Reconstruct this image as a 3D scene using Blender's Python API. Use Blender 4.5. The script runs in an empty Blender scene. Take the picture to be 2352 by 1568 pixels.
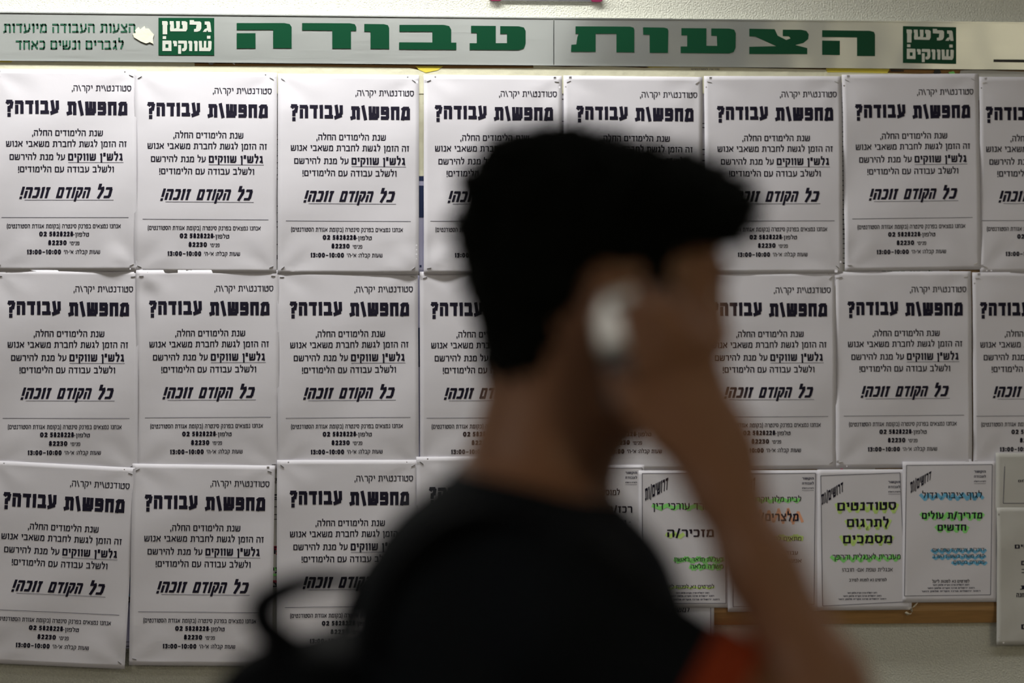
import bpy, math, random
import numpy as np
from mathutils import Vector, Matrix, noise as mnoise

S = bpy.context.scene
COL = S.collection
PI = math.pi

# ------------------------------------------------------------------ camera
FW, FH = 2352, 1568
YAW = math.radians(5.5)
DIST = 4.5
FPX = 1537.6 * DIST                      # focal length in pixels
EYE = 1.55
CAM = Vector((-DIST * math.sin(YAW), -DIST * math.cos(YAW), EYE))
AX_R = Vector((math.cos(YAW), -math.sin(YAW), 0))   # right
AX_F = Vector((math.sin(YAW), math.cos(YAW), 0))    # forward
AX_U = Vector((0, 0, 1))
cd = bpy.data.cameras.new('camera')
cam = bpy.data.objects.new('camera', cd)
COL.objects.link(cam)
cam.location = CAM
cam.rotation_euler = (PI / 2, 0, -YAW)
cd.sensor_width = 36
cd.lens = FPX / FW * 36
cd.clip_start = 0.05
cd.dof.use_dof = True
cd.dof.focus_distance = 4.43
cd.dof.aperture_fstop = (cd.lens / 1000) / 0.060
S.camera = cam

# ------------------------------------------------------------------ world, lights, exposure
S.view_settings.view_transform = 'Standard'
S.view_settings.look = 'None'
S.view_settings.gamma = 1
S.view_settings.use_curve_mapping = False
S.view_settings.exposure = -0.12
W = bpy.data.worlds.new('world')
S.world = W
W.use_nodes = True
W.node_tree.nodes['Background'].inputs[0].default_value = (0.8, 0.85, 0.9, 1)
W.node_tree.nodes['Background'].inputs[1].default_value = 0.03


def area(name, loc, size, power, col, rot=(0, 0, 0), spread=PI):
    l = bpy.data.lights.new(name, 'AREA')
    l.shape = 'RECTANGLE'
    l.size, l.size_y = size
    l.energy = power
    l.color = col
    l.spread = spread
    o = bpy.data.objects.new(name, l)
    COL.objects.link(o)
    o.location = loc
    o.rotation_euler = rot
    return o


# strip light on the wall just above the board, left of the middle of the picture
area('wall_strip_lamp', (-0.46, -0.25, 2.415), (1.2, 0.10), 13.5, (1.0, 0.985, 0.93), (math.radians(0), 0, 0))
# added unseen fill: one brightens the right of the board, one the man
area('added_right_fill', (1.3, -1.50, 2.60), (2.4, 0.3), 2.6, (0.95, 0.95, 1.0))
area('added_man_fill', (-2.4, -3.2, 2.595), (1.2, 0.6), 15.5, (1.0, 0.93, 0.84))


# ------------------------------------------------------------------ projection helpers
def unproj(px, py, y=-0.016):
    """point of the vertical plane y that the pixel looks at -> (x, z)"""
    d = AX_R * ((px - FW / 2) / FPX) + AX_U * (-(py - FH / 2) / FPX) + AX_F
    t = (y - CAM.y) / d.y
    p = CAM + d * t
    return p.x, p.z


# ------------------------------------------------------------------ materials
def mat(name, col, rough=0.6, metal=0.0, spec=0.4, bump=None, vary=None, aniso=0, coat=0):
    m = bpy.data.materials.new(name)
    m.use_nodes = True
    nt = m.node_tree
    b = nt.nodes['Principled BSDF']
    b.inputs['Base Color'].default_value = (*col, 1)
    b.inputs['Roughness'].default_value = rough
    b.inputs['Metallic'].default_value = metal
    b.inputs['Specular IOR Level'].default_value = spec
    b.inputs['Coat Weight'].default_value = coat
    tc = nt.nodes.new('ShaderNodeTexCoord')
    if vary:
        sc, amt, stretch = vary
        mp = nt.nodes.new('ShaderNodeMapping')
        mp.inputs['Scale'].default_value = stretch
        nz = nt.nodes.new('ShaderNodeTexNoise')
        nz.inputs['Scale'].default_value = sc
        nz.inputs['Detail'].default_value = 5
        nt.links.new(tc.outputs['Object'], mp.inputs[0])
        nt.links.new(mp.outputs[0], nz.inputs['Vector'])
        mx = nt.nodes.new('ShaderNodeMix')
        mx.data_type = 'RGBA'
        mx.inputs[6].default_value = (*[max(0, c * (1 - amt)) for c in col], 1)
        mx.inputs[7].default_value = (*[min(1, c * (1 + amt)) for c in col], 1)
        nt.links.new(nz.outputs['Fac'], mx.inputs[0])
        nt.links.new(mx.outputs[2], b.inputs['Base Color'])
    if bump:
        sc, st, dist = bump
        nz = nt.nodes.new('ShaderNodeTexNoise')
        nz.inputs['Scale'].default_value = sc
        nz.inputs['Detail'].default_value = 4
        nt.links.new(tc.outputs['Object'], nz.inputs['Vector'])
        bp = nt.nodes.new('ShaderNodeBump')
        bp.inputs['Strength'].default_value = st
        bp.inputs['Distance'].default_value = dist
        nt.links.new(nz.outputs['Fac'], bp.inputs['Height'])
        nt.links.new(bp.outputs[0], b.inputs['Normal'])
    if aniso:
        b.inputs['Anisotropic'].default_value = aniso
    return m


M = {}
M['plaster'] = mat('plaster', (0.76, 0.77, 0.69), 0.9, spec=0.15, bump=(430, 0.9, 0.0032), vary=(300, 0.22, (1, 1, 1)))
M['room_wall'] = mat('room_wall', (0.50, 0.48, 0.44), 0.9, spec=0.1, bump=(60, 0.3, 0.002))
M['ceiling'] = mat('ceiling_paint', (0.55, 0.55, 0.53), 0.9, spec=0.1, bump=(60, 0.2, 0.002))
M['floor'] = mat('floor_tile', (0.18, 0.17, 0.16), 0.5, vary=(30, 0.3, (1, 1, 1)))
M['paper'] = mat('white_paper', (0.80, 0.79, 0.865), 0.75, spec=0.2, bump=(25, 0.25, 0.002))
M['paper_cream'] = mat('cream_paper', (0.80, 0.79, 0.62), 0.75, spec=0.2, bump=(30, 0.6, 0.004))
M['paper_grey'] = mat('grey_paper', (0.62, 0.62, 0.60), 0.75, spec=0.2, bump=(22, 0.3, 0.003))
M['paper_lilac'] = mat('lilac_paper', (0.52, 0.52, 0.72), 0.75, spec=0.2)
M['paper_yellow'] = mat('yellow_paper', (0.82, 0.70, 0.10), 0.7, spec=0.2)
M['ink'] = mat('black_ink', (0.014, 0.012, 0.028), 0.7, spec=0.15)
M['ink_thin'] = mat('thin_grey_ink', (0.12, 0.12, 0.17), 0.7, spec=0.1)
M['navy'] = mat('navy_print', (0.015, 0.03, 0.10), 0.6)
M['red_ink'] = mat('red_print', (0.50, 0.02, 0.06), 0.6)
M['pink_ink'] = mat('pink_print', (0.85, 0.18, 0.35), 0.6)
M['cyan_ink'] = mat('light_blue_print', (0.25, 0.60, 0.85), 0.6)
M['hl_green'] = mat('green_highlighter', (0.33, 0.92, 0.27), 0.7, spec=0.1)
M['hl_lime'] = mat('lime_highlighter', (0.68, 0.95, 0.30), 0.7, spec=0.1)
M['hl_blue'] = mat('blue_highlighter', (0.20, 0.56, 0.86), 0.7, spec=0.1)
M['hl_orange'] = mat('orange_highlighter', (0.98, 0.50, 0.32), 0.7, spec=0.1)
M['green'] = mat('green_sign_vinyl', (0.003, 0.058, 0.025), 0.5, spec=0.15)
M['green_text'] = mat('green_small_lettering', (0.015, 0.10, 0.055), 0.5)
M['sign_black'] = mat('black_sign_vinyl', (0.01, 0.01, 0.012), 0.5)
M['silver_letter'] = mat('silver_cut_out_lettering', (0.62, 0.65, 0.60), 0.5, metal=0.2)
M['wood'] = mat('varnished_pine', (0.42, 0.235, 0.085), 0.45, spec=0.4, vary=(14, 0.28, (1.5, 8, 22)))
M['cork'] = mat('cork', (0.42, 0.28, 0.15), 0.9, bump=(180, 0.6, 0.002), vary=(120, 0.3, (1, 1, 1)))
M['steel'] = mat('staple_steel', (0.35, 0.35, 0.38), 0.35, metal=1)
M['magenta'] = mat('magenta_corner', (0.22, 0.012, 0.07), 0.5)
M['tape'] = mat('clear_tape', (0.45, 0.40, 0.30), 0.25, spec=0.6, coat=0.5)
M['skin'] = mat('skin', (0.30, 0.15, 0.088), 0.5, spec=0.4, bump=(60, 0.15, 0.001))
M['lips'] = mat('lips', (0.36, 0.13, 0.10), 0.5)
M['hair'] = mat('black_hair', (0.004, 0.005, 0.004), 0.8, spec=0.05, bump=(160, 0.8, 0.004))
M['shirt'] = mat('black_cotton', (0.007, 0.009, 0.012), 0.9, spec=0.1, bump=(300, 0.3, 0.001))
M['cuff'] = mat('rust_red_trim', (0.30, 0.045, 0.015), 0.8, spec=0.1)
M['bag'] = mat('black_nylon', (0.006, 0.007, 0.009), 0.85, spec=0.05, bump=(400, 0.3, 0.001))
M['denim'] = mat('dark_denim', (0.02, 0.03, 0.06), 0.9, bump=(350, 0.4, 0.001))
M['shoe'] = mat('dark_shoe_leather', (0.02, 0.018, 0.016), 0.5)
M['rubber'] = mat('shoe_sole_rubber', (0.25, 0.25, 0.24), 0.8)
M['phone_silver'] = mat('phone_silver_plastic', (0.90, 0.90, 0.84), 0.35, metal=0.0, spec=0.7, coat=0.4)
M['phone_dark'] = mat('phone_dark_plastic', (0.03, 0.03, 0.035), 0.4)
M['lens'] = mat('phone_lens', (0.005, 0.005, 0.006), 0.1)
M['eye'] = mat('eyeball', (0.6, 0.58, 0.55), 0.2)
M['iris'] = mat('iris', (0.03, 0.015, 0.008), 0.2)
M['lamp_case'] = mat('lamp_enamel', (0.7, 0.7, 0.68), 0.4)


def brushed():
    m = bpy.data.materials.new('brushed_aluminium')
    m.use_nodes = True
    nt = m.node_tree
    b = nt.nodes['Principled BSDF']
    b.inputs['Base Color'].default_value = (0.53, 0.56, 0.555, 1)
    b.inputs['Metallic'].default_value = 0.85
    b.inputs['Roughness'].default_value = 0.36
    b.inputs['Anisotropic'].default_value = 0.9
    tg = nt.nodes.new('ShaderNodeCombineXYZ')
    tg.inputs[2].default_value = 1
    nt.links.new(tg.outputs[0], b.inputs['Tangent'])
    tc = nt.nodes.new('ShaderNodeTexCoord')
    mp = nt.nodes.new('ShaderNodeMapping')
    mp.inputs['Scale'].default_value = (4, 1, 300)
    nz = nt.nodes.new('ShaderNodeTexNoise')
    nz.inputs['Scale'].default_value = 3
    nz.inputs['Detail'].default_value = 4
    nt.links.new(tc.outputs['Object'], mp.inputs[0])
    nt.links.new(mp.outputs[0], nz.inputs['Vector'])
    mr = nt.nodes.new('ShaderNodeMapRange')
    mr.inputs[3].default_value = 0.30
    mr.inputs[4].default_value = 0.42
    nt.links.new(nz.outputs['Fac'], mr.inputs[0])
    nt.links.new(mr.outputs[0], b.inputs['Roughness'])
    nz2 = nt.nodes.new('ShaderNodeTexNoise')
    nz2.inputs['Scale'].default_value = 5
    nt.links.new(tc.outputs['Object'], nz2.inputs['Vector'])
    bp = nt.nodes.new('ShaderNodeBump')
    bp.inputs['Strength'].default_value = 0.5
    bp.inputs['Distance'].default_value = 0.01
    nt.links.new(nz2.outputs['Fac'], bp.inputs['Height'])
    nt.links.new(bp.outputs[0], b.inputs['Normal'])
    return m


M['alu'] = brushed()


def emit(name, col, s):
    m = bpy.data.materials.new(name)
    m.use_nodes = True
    b = m.node_tree.nodes['Principled BSDF']
    b.inputs['Emission Color'].default_value = (*col, 1)
    b.inputs['Emission Strength'].default_value = s
    return m


# ------------------------------------------------------------------ object helpers
def link_mesh(name, verts, faces, material, parent=None, origin=None, smooth=False):
    """world-space vertices; the object's origin goes to `origin`"""
    org = Vector(origin) if origin is not None else Vector((0, 0, 0))
    porg = Vector(parent['_org']) if parent is not None else Vector((0, 0, 0))
    if parent is not None and origin is None:
        org = porg
    me = bpy.data.meshes.new(name)
    v = np.asarray(verts, dtype=np.float64) - np.array(org)
    me.from_pydata(v.tolist(), [], [tuple(int(i) for i in f) for f in faces])
    if isinstance(material, (list, tuple)):
        for m_ in material:
            me.materials.append(m_)
    else:
        me.materials.append(material)
    if smooth:
        me.polygons.foreach_set('use_smooth', [True] * len(me.polygons))
    me.update()
    o = bpy.data.objects.new(name, me)
    COL.objects.link(o)
    o['_org'] = tuple(org)
    if parent is not None:
        o.parent = parent
        o.location = org - porg
    else:
        o.location = org
    return o


def tag(o, label=None, cat=None, group=None, kind=None):
    if label:
        o['label'] = label
    if cat:
        o['category'] = cat
    if group:
        o['group'] = group
    if kind:
        o['kind'] = kind
    return o


def empty(name, loc):
    o = bpy.data.objects.new(name, None)
    COL.objects.link(o)
    o.location = loc
    o.empty_display_size = 0.05
    o['_org'] = tuple(loc)
    return o


def box(x0, x1, y0, y1, z0, z1):
    v = [(x, y, z) for x in (x0, x1) for y in (y0, y1) for z in (z0, z1)]
    f = [(0, 1, 3, 2), (4, 6, 7, 5), (0, 4, 5, 1), (2, 3, 7, 6), (0, 2, 6, 4), (1, 5, 7, 3)]
    return v, f


def merge(parts):
    V, F = [], []
    for v, f in parts:
        n = len(V)
        V += list(v)
        F += [tuple(i + n for i in q) for q in f]
    return V, F


def prism(poly, y_front, y_back):
    """poly: list of (x, z); front face at y_front (towards camera), sides back to y_back"""
    n = len(poly)
    v = [(x, y_front, z) for x, z in poly] + [(x, y_back, z) for x, z in poly]
    f = [tuple(range(n)), tuple(range(2 * n - 1, n - 1, -1))]
    f += [(i, i + n, (i + 1) % n + n, (i + 1) % n) for i in range(n)]
    return v, f


# ------------------------------------------------------------------ stroke alphabet
# width, list of centre-line polylines in a unit box (x right, y up, baseline 0)
G = {
    'א': (.85, [[(0, 1), (1, 0)], [(1, 1), (.97, .75), (.62, .42)], [(0, 0), (.03, .3), (.36, .6)]]),
    'ב': (.80, [[(0, 1), (.72, 1), (.82, .86), (.82, 0)], [(0, 0), (1, 0)]]),
    'ג': (.55, [[(.15, 1), (.7, 1), (.76, .8), (.8, .35), (1, 0)], [(0, 0), (.78, .36)]]),
    'ד': (.76, [[(0, 1), (1, 1)], [(.78, 1), (.78, 0)]]),
    'ה': (.80, [[(0, 1), (.86, 1), (1, .86), (1, 0)], [(.02, .56), (.02, 0)]]),
    'ו': (.34, [[(0, 1), (.8, 1), (1, .9), (1, 0)]]),
    'ז': (.46, [[(0, 1), (1, 1)], [(.6, 1), (.6, 0)]]),
    'ח': (.80, [[(0, 1), (1, 1)], [(.03, 1), (.03, 0)], [(1, 1), (1, 0)]]),
    'ט': (.80, [[(0, 1), (0, 0), (.86, 0), (1, .15), (1, 1), (.6, 1), (.6, .72)]]),
    'י': (.32, [[(0, 1), (.85, 1), (1, .9), (1, .55)]]),
    'כ': (.68, [[(0, 1), (.8, 1), (1, .8), (1, .2), (.8, 0), (0, 0)]]),
    'ך': (.70, [[(0, 1), (.85, 1), (1, .85), (1, -.4)]]),
    'ל': (.64, [[(0, 1.4), (0, 1), (.9, 1), (1, .85), (.95, .6), (.5, 0)]]),
    'מ': (.84, [[(0, 1), (.2, .78), (0, 0)], [(.2, .8), (.42, 1), (.85, 1), (1, .82), (1, 0), (.45, 0)]]),
    'ם': (.80, [[(0, 0), (0, 1), (.86, 1), (1, .86), (1, 0), (0, 0)]]),
    'נ': (.52, [[(.2, 1), (.9, 1), (1, .9), (1, 0), (0, 0)]]),
    'ן': (.34, [[(0, 1), (.8, 1), (1, .9), (1, -.4)]]),
    'ס': (.80, [[(0, 1), (.86, 1), (1, .86), (1, .35), (.68, 0), (.32, 0), (0, .35), (0, 1)]]),
    'ע': (.78, [[(0, 1), (.06, .8), (.24, .1)], [(.98, 1), (1, .45), (.72, .1), (0, -.04)]]),
    'פ': (.78, [[(.36, .52), (0, .52), (0, 1), (.86, 1), (1, .86), (1, .14), (.86, 0), (0, 0)]]),
    'ף': (.76, [[(.36, .52), (0, .52), (0, 1), (.86, 1), (1, .86), (1, -.4)]]),
    'צ': (.80, [[(0, 1), (.95, .08)], [(1, 1), (.98, .76), (.52, .5)], [(0, 0), (1, 0)]]),
    'ק': (.78, [[(0, 1), (.86, 1), (1, .86), (1, .5), (.62, 0)], [(.02, .58), (.02, -.4)]]),
    'ר': (.70, [[(0, 1), (.8, 1), (1, .82), (1, 0)]]),
    'ש': (1.0, [[(0, 1), (.05, 0), (.82, 0), (1, .22), (1, 1)], [(.52, 1), (.5, .4), (.08, .3)]]),
    'ת': (.86, [[(.08, 1), (.86, 1), (1, .86), (1, 0)], [(.22, 1), (.22, .05), (0, 0)]]),
    '0': (.74, [[(.3, 0), (0, .3), (0, .8), (.3, 1.1), (.7, 1.1), (1, .8), (1, .3), (.7, 0), (.3, 0)]]),
    '1': (.42, [[(0, .85), (.8, 1.1), (.8, 0)]]),
    '2': (.66, [[(0, .85), (.25, 1.1), (.75, 1.1), (1, .85), (.9, .6), (0, 0), (1, 0)]]),
    '3': (.64, [[(0, 1.05), (.7, 1.1), (1, .85), (.7, .6), (.3, .6)], [(.7, .6), (1, .3), (.7, 0), (0, .03)]]),
    '5': (.66, [[(.95, 1.1), (.1, 1.1), (.05, .6), (.7, .65), (1, .35), (.7, 0), (0, .04)]]),
    '8': (.70, [[(.5, .58), (.1, .82), (.3, 1.1), (.7, 1.1), (.9, .82), (.5, .58), (0, .3), (.25, 0), (.75, 0), (1, .3), (.5, .58)]]),
    '6': (.70, [[(.8, 1.1), (.1, .6), (0, .25), (.3, 0), (.7, 0), (1, .3), (.7, .58), (.1, .5)]]),
    '?': (.72, [[(0, .92), (.15, 1.06), (.8, 1.06), (1, .88), (.9, .62), (.42, .42), (.42, .2)], [(.42, -.26), (.42, -.30)]]),
    '!': (.20, [[(.5, 1.05), (.5, .35)], [(.5, -.12), (.5, -.10)]]),
    ',': (.18, [[(.6, .05), (.2, -.22)]]),
    '.': (.18, [[(.5, 0), (.5, .02)]]),
    ':': (.20, [[(.5, .1), (.5, .16)], [(.5, .76), (.5, .82)]]),
    '-': (.36, [[(0, .5), (1, .5)]]),
    "'": (.16, [[(.6, 1.1), (.4, .72)]]),
    '"': (.40, [[(.1, 1.15), (.1, .75)], [(.9, 1.15), (.9, .75)]]),
    '(': (.30, [[(1, 1.2), (.1, .85), (.1, .1), (1, -.25)]]),
    ')': (.30, [[(0, 1.2), (.9, .85), (.9, .1), (0, -.25)]]),
    '/': (.50, [[(1, 1.15), (0, -.15)]]),
    '\\': (.50, [[(0, 1.05), (1, 0)]]),
    '%': (.9, [[(1, 1.1), (0, 0)], [(0, 1), (.25, 1)], [(.75, 0), (1, 0)]]),
}


def visual(t):
    """logical Hebrew -> left-to-right drawing order, numbers kept"""
    out, num = [], ''
    for ch in t + '\0':
        if ch.isdigit() or (num and ch in ':-' and num[-1].isdigit() and ch != '-'):
            num += ch
        else:
            if num:
                out.append(num)
                num = ''
            if ch != '\0':
                out.append({'(': ')', ')': '('}.get(ch, ch))
    return ''.join(out[::-1])


def stroke_quads(pts, th, tv, cap=True, maxlen=1e9):
    q = []
    n = len(pts) - 1
    for i in range(n):
        (x0, y0), (x1, y1) = pts[i], pts[i + 1]
        dx, dy = x1 - x0, y1 - y0
        L = math.hypot(dx, dy)
        if L < 1e-9:
            continue
        ux, uy = dx / L, dy / L
        t = math.hypot(th * ux, tv * uy)
        ax = abs(ux) * tv + abs(uy) * th
        straight = max(abs(ux), abs(uy)) > 0.93
        e = ax / 2 * (1.0 if straight else 0.35)
        e0 = e if (i > 0 or cap) else 0
        e1 = e if (i < n - 1 or cap) else 0
        sx, sy = x0 - ux * e0, y0 - uy * e0
        ex, ey = x1 + ux * e1, y1 + uy * e1
        L2 = math.hypot(ex - sx, ey - sy)
        k = max(1, int(math.ceil(L2 / maxlen)))
        nx, ny = -uy * t / 2, ux * t / 2
        for j in range(k):
            a, b = j / k, (j + 1) / k
            ax_, ay_ = sx + (ex - sx) * a, sy + (ey - sy) * a
            bx_, by_ = sx + (ex - sx) * b, sy + (ey - sy) * b
            q.append([(ax_ - nx, ay_ - ny), (bx_ - nx, by_ - ny), (bx_ + nx, by_ + ny), (ax_ + nx, ay_ + ny)])
    return q


def text_quads(t, th, tv, gap=.15, space=.50):
    """quads in text units (letter height 1, y up); returns (quads, width)"""
    x = 0
    out = []
    for ch in visual(t):
        if ch == ' ':
            x += space
            continue
        w, lines = G[ch]
        w = max(w, tv * 1.02) if w > .3 else max(w, tv)
        for ln in lines:
            pts = [(x + tv / 2 + px * (w - tv), th / 2 + py * (1 - th)) for px, py in ln]
            out += stroke_quads(pts, th, tv)
        x += w + gap
    return out, x - gap


def text_fit(t, x0, x1, yc, h, bold=.2, shear=0, slope=0, hb=None):
    """text between x0 and x1 (picture-like axes: y down), letters of height h centred on yc"""
    tv = bold
    th = hb if hb is not None else bold * 0.85
    # width/height aspect of stroke: widen gap a little for spaced text
    q, w = text_quads(t, th, tv)
    s = (x1 - x0) / w
    res = []
    for quad in q:
        r = []
        for a, b in quad:
            X = x0 + a * s + (b - .5) * h * shear
            Y = yc - (b - .5) * h + slope * (X - x0)
            r.append((X, Y))
        res.append(r)
    return res


def text_warp(t, tl, tr, br, bl, bold=.2):
    q, w = text_quads(t, bold * .85, bold)
    res = []
    for quad in q:
        r = []
        for a, b in quad:
            a /= w
            top = (tl[0] + (tr[0] - tl[0]) * a, tl[1] + (tr[1] - tl[1]) * a)
            bot = (bl[0] + (br[0] - bl[0]) * a, bl[1] + (br[1] - bl[1]) * a)
            r.append((bot[0] + (top[0] - bot[0]) * b, bot[1] + (top[1] - bot[1]) * b))
        res.append(r)
    return res


def line_quads(pts, t, maxlen=9):
    return stroke_quads(pts, t, t, cap=False, maxlen=maxlen)


def scribble(x0, x1, yc, h, t, n, seed=0):
    """zigzag highlighter stroke over a word"""
    r = random.Random(seed)
    t *= 1.25
    pts = []
    for i in range(n + 1):
        x = x0 + (x1 - x0) * i / n
        pts.append((x + r.uniform(-2, 2), yc + (h / 2 if i % 2 else -h / 2) * r.uniform(.7, 1.1)))
    return stroke_quads(pts, t, t, cap=False, maxlen=7)


# ------------------------------------------------------------------ sheets of paper
def smooth(t):
    t = min(1, max(0, t))
    return t * t * (3 - 2 * t)


class Sheet:
    """a sheet in its own picture-like frame: a = left->right, b = top->bottom, in units of `u` metres"""

    def __init__(self, x, z, ang, w, h, y, amp=.0022, seed=0, unit=1 / 1560.0, curl=()):
        self.x, self.z, self.ang, self.w, self.h, self.y = x, z, ang, w, h, y
        self.amp, self.seed, self.u, self.curl = amp, seed, unit, curl
        r = random.Random(seed)
        self.k = [(r.uniform(.6, 1.5), r.uniform(.5, 2.2), r.uniform(0, 6.28), r.uniform(.3, 1)) for _ in range(5)]

    def lift(self, a, b):
        p, q = a / self.w, b / self.h
        s = 0
        for kx, ky, ph, am in self.k:
            s += am * math.sin(kx * PI * p * 1.6 + ky * PI * q * 1.6 + ph)
        s = s / 2.6 * .5 + .5
        # fixed at the four corners, free in between
        cor = 1
        for cx, cy in ((0, 0), (1, 0), (0, 1), (1, 1)):
            d = math.hypot((p - cx) * self.w, (q - cy) * self.h) / 95.0
            cor *= smooth(d)
        edge = .3 + .7 * smooth(min(q, 1 - q) * 3.2)
        hgt = self.amp * s * cor * edge
        # radiating buckles next to the pinned corners
        for n_, (cx, cy) in enumerate(((0, 0), (1, 0), (0, 1), (1, 1))):
            dx, dy = (p - cx) * self.w, (q - cy) * self.h
            d = math.hypot(dx, dy)
            if d < 120:
                an = math.atan2(dy, dx)
                hgt += self.amp * .45 * (d / 120) * (1 - d / 120) * 4 * (.5 + .5 * math.sin(an * 7 + self.k[n_][2] * 3)) * .5
        for cx, cy, rad, up in self.curl:
            d = math.hypot(a - cx, b - cy)
            hgt += up * smooth(1 - d / rad)
        return hgt

    def P(self, a, b, off=0.0):
        ca, sa = math.cos(self.ang), math.sin(self.ang)
        X = self.x + (a * ca - b * sa) * self.u
        Z = self.z - (a * sa + b * ca) * self.u
        return (X, self.y - self.lift(a, b) - off, Z)

    def build(self, name, material, cell=10.5, torn=None):
        nx = max(2, int(self.w / cell))
        ny = max(2, int(self.h / cell))
        r = random.Random(self.seed + 7)
        V, F = [], []
        for j in range(ny + 1):
            for i in range(nx + 1):
                a, b = self.w * i / nx, self.h * j / ny
                if torn and j == ny:
                    b += r.uniform(-torn, torn)
                if torn and (i == 0 or i == nx):
                    a += r.uniform(-torn, torn) * .5
                V.append(self.P(a, b))
        for j in range(ny):
            for i in range(nx):
                a = j * (nx + 1) + i
                F.append((a, a + nx + 1, a + nx + 2, a + 1))
        # back side a fraction of a millimetre behind, closed by the rim: a sheet with a thickness
        n = len(V)
        V += [(x, y + .00012, z) for x, y, z in V]
        F += [tuple(i + n for i in q[::-1]) for q in F]
        rim = [i for i in range(nx)] + [nx + j * (nx + 1) for j in range(ny)] + \
              [ny * (nx + 1) + i for i in range(nx, 0, -1)] + [j * (nx + 1) for j in range(ny, 0, -1)]
        for k in range(len(rim)):
            a, b = rim[k], rim[(k + 1) % len(rim)]
            F.append((a, b, b + n, a + n))
        c = self.P(self.w / 2, self.h / 2)
        self.obj = link_mesh(name, V, F, material, origin=c, smooth=False)
        for p in self.obj.data.polygons[:n and len(F)]:
            p.use_smooth = True
        return self.obj

    def print(self, name, quads, material, off=.00028, label=None, clip=True):
        V, F = [], []
        for q in quads:
            if clip:
                cx = sum(p[0] for p in q) / 4
                cy = sum(p[1] for p in q) / 4
                if not (2 < cx < self.w - 2 and 2 < cy < self.h - 2):
                    continue
            n = len(V)
            V += [self.P(a, b, off) for a, b in q]
            F.append((n, n + 1, n + 2, n + 3))
        if not F:
            return None
        o = link_mesh(name, V, F, material, parent=self.obj)
        o['kind'] = 'stuff'
        if label:
            o['label'] = label
        return o

    def staples(self, spots):
        for a, b, an in spots:
            v = []
            for q in stroke_quads([(a - 5 * math.cos(an), b - 5 * math.sin(an)), (a + 5 * math.cos(an), b + 5 * math.sin(an))], 1.1, 1.1, cap=False):
                f_ = [self.P(x, y, .0009) for x, y in q]
                bk = [self.P(x, y, -.0003) for x, y in q]
                v += f_ + bk
            F = [(0, 1, 2, 3), (0, 4, 5, 1), (1, 5, 6, 2), (2, 6, 7, 3), (3, 7, 4, 0)]
            link_mesh('staple', v, F, M['steel'], parent=self.obj)


# ------------------------------------------------------------------ the room
def structure(name, vf, m):
    o = link_mesh(name, vf[0], vf[1], m)
    o['kind'] = 'structure'
    return o


CEIL = 2.62
structure('wall_back', box(-3.2, 3.2, 0, .12, 0, CEIL), M['plaster'])
structure('floor', box(-3.2, 3.2, -6.5, 0, -.1, 0), M['floor'])
structure('ceiling', box(-3.2, 3.2, -6.5, .12, CEIL, CEIL + .1), M['ceiling'])
structure('wall_left', box(-3.3, -3.2, -6.5, .12, 0, CEIL), M['room_wall'])
structure('wall_right', box(3.2, 3.3, -6.5, .12, 0, CEIL), M['room_wall'])
structure('wall_front', box(-3.2, 3.2, -6.62, -6.5, 0, CEIL), M['room_wall'])
structure('baseboard_back', box(-3.2, 3.2, -.014, 0, 0, .09), M['room_wall'])


def fill_fixture(x, y, w, d, label):  # ceiling housing and glowing diffuser around an added fill lamp
    r = empty('added_fill_light', (x, y, CEIL))
    tag(r, label, 'light')
    v, f = merge([box(x - w / 2 - .02, x + w / 2 + .02, y - d / 2 - .02, y - d / 2, CEIL - .035, CEIL),
                  box(x - w / 2 - .02, x + w / 2 + .02, y + d / 2, y + d / 2 + .02, CEIL - .035, CEIL),
                  box(x - w / 2 - .02, x - w / 2, y - d / 2, y + d / 2, CEIL - .035, CEIL),
                  box(x + w / 2, x + w / 2 + .02, y - d / 2, y + d / 2, CEIL - .035, CEIL)])
    link_mesh('lamp_housing', v, f, M['lamp_case'], parent=r)
    link_mesh('diffuser', *box(x - w / 2, x + w / 2, y - d / 2, y + d / 2, CEIL - .012, CEIL - .002), EM, parent=r)


EM = emit('lit_diffuser', (1, .97, .9), 2.0)
wl = empty('wall_light', (-.46, 0, 2.45))
tag(wl, 'long strip light on two brackets on the wall directly above the metal sign', 'light')
link_mesh('lamp_housing', *merge([box(-1.08, .16, -.31, -.19, 2.425, 2.475), box(-1.08, .16, -.31, -.302, 2.418, 2.425), box(-1.08, .16, -.198, -.19, 2.418, 2.425)]), M['lamp_case'], parent=wl)
link_mesh('diffuser', *box(-1.06, .14, -.300, -.200, 2.419, 2.424), EM, parent=wl)
for xx in (-.9, -.04):
    link_mesh('bracket', *box(xx - .015, xx + .015, -.19, 0, 2.44, 2.46), M['lamp_case'], parent=wl)
fill_fixture(1.3, -1.50, 2.4, .3, 'long added fill strip on the ceiling one step out from the wall')
fill_fixture(-2.4, -3.2, 1.2, .6, 'large square-edged added fill panel on the ceiling to the left of the camera')

# added unseen door and transom glow, giving the sign its warm reflection
o = structure('door_1', merge([box(2.18, 2.26, -6.5, -6.44, 0, 2.6), box(3.08, 3.16, -6.5, -6.44, 0, 2.6), box(2.26, 3.08, -6.5, -6.44, 2.12, 2.2),
                               box(2.26, 3.08, -6.5, -6.44, 2.56, 2.6), box(2.26, 3.08, -6.5, -6.46, 0, 2.12)]), M['lamp_case'])
o = structure('added_warm_glow_1', box(2.26, 3.08, -6.48, -6.47, 2.2, 2.56), emit('added_transom_glow', (1.0, .86, .56), 27.0))

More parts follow.
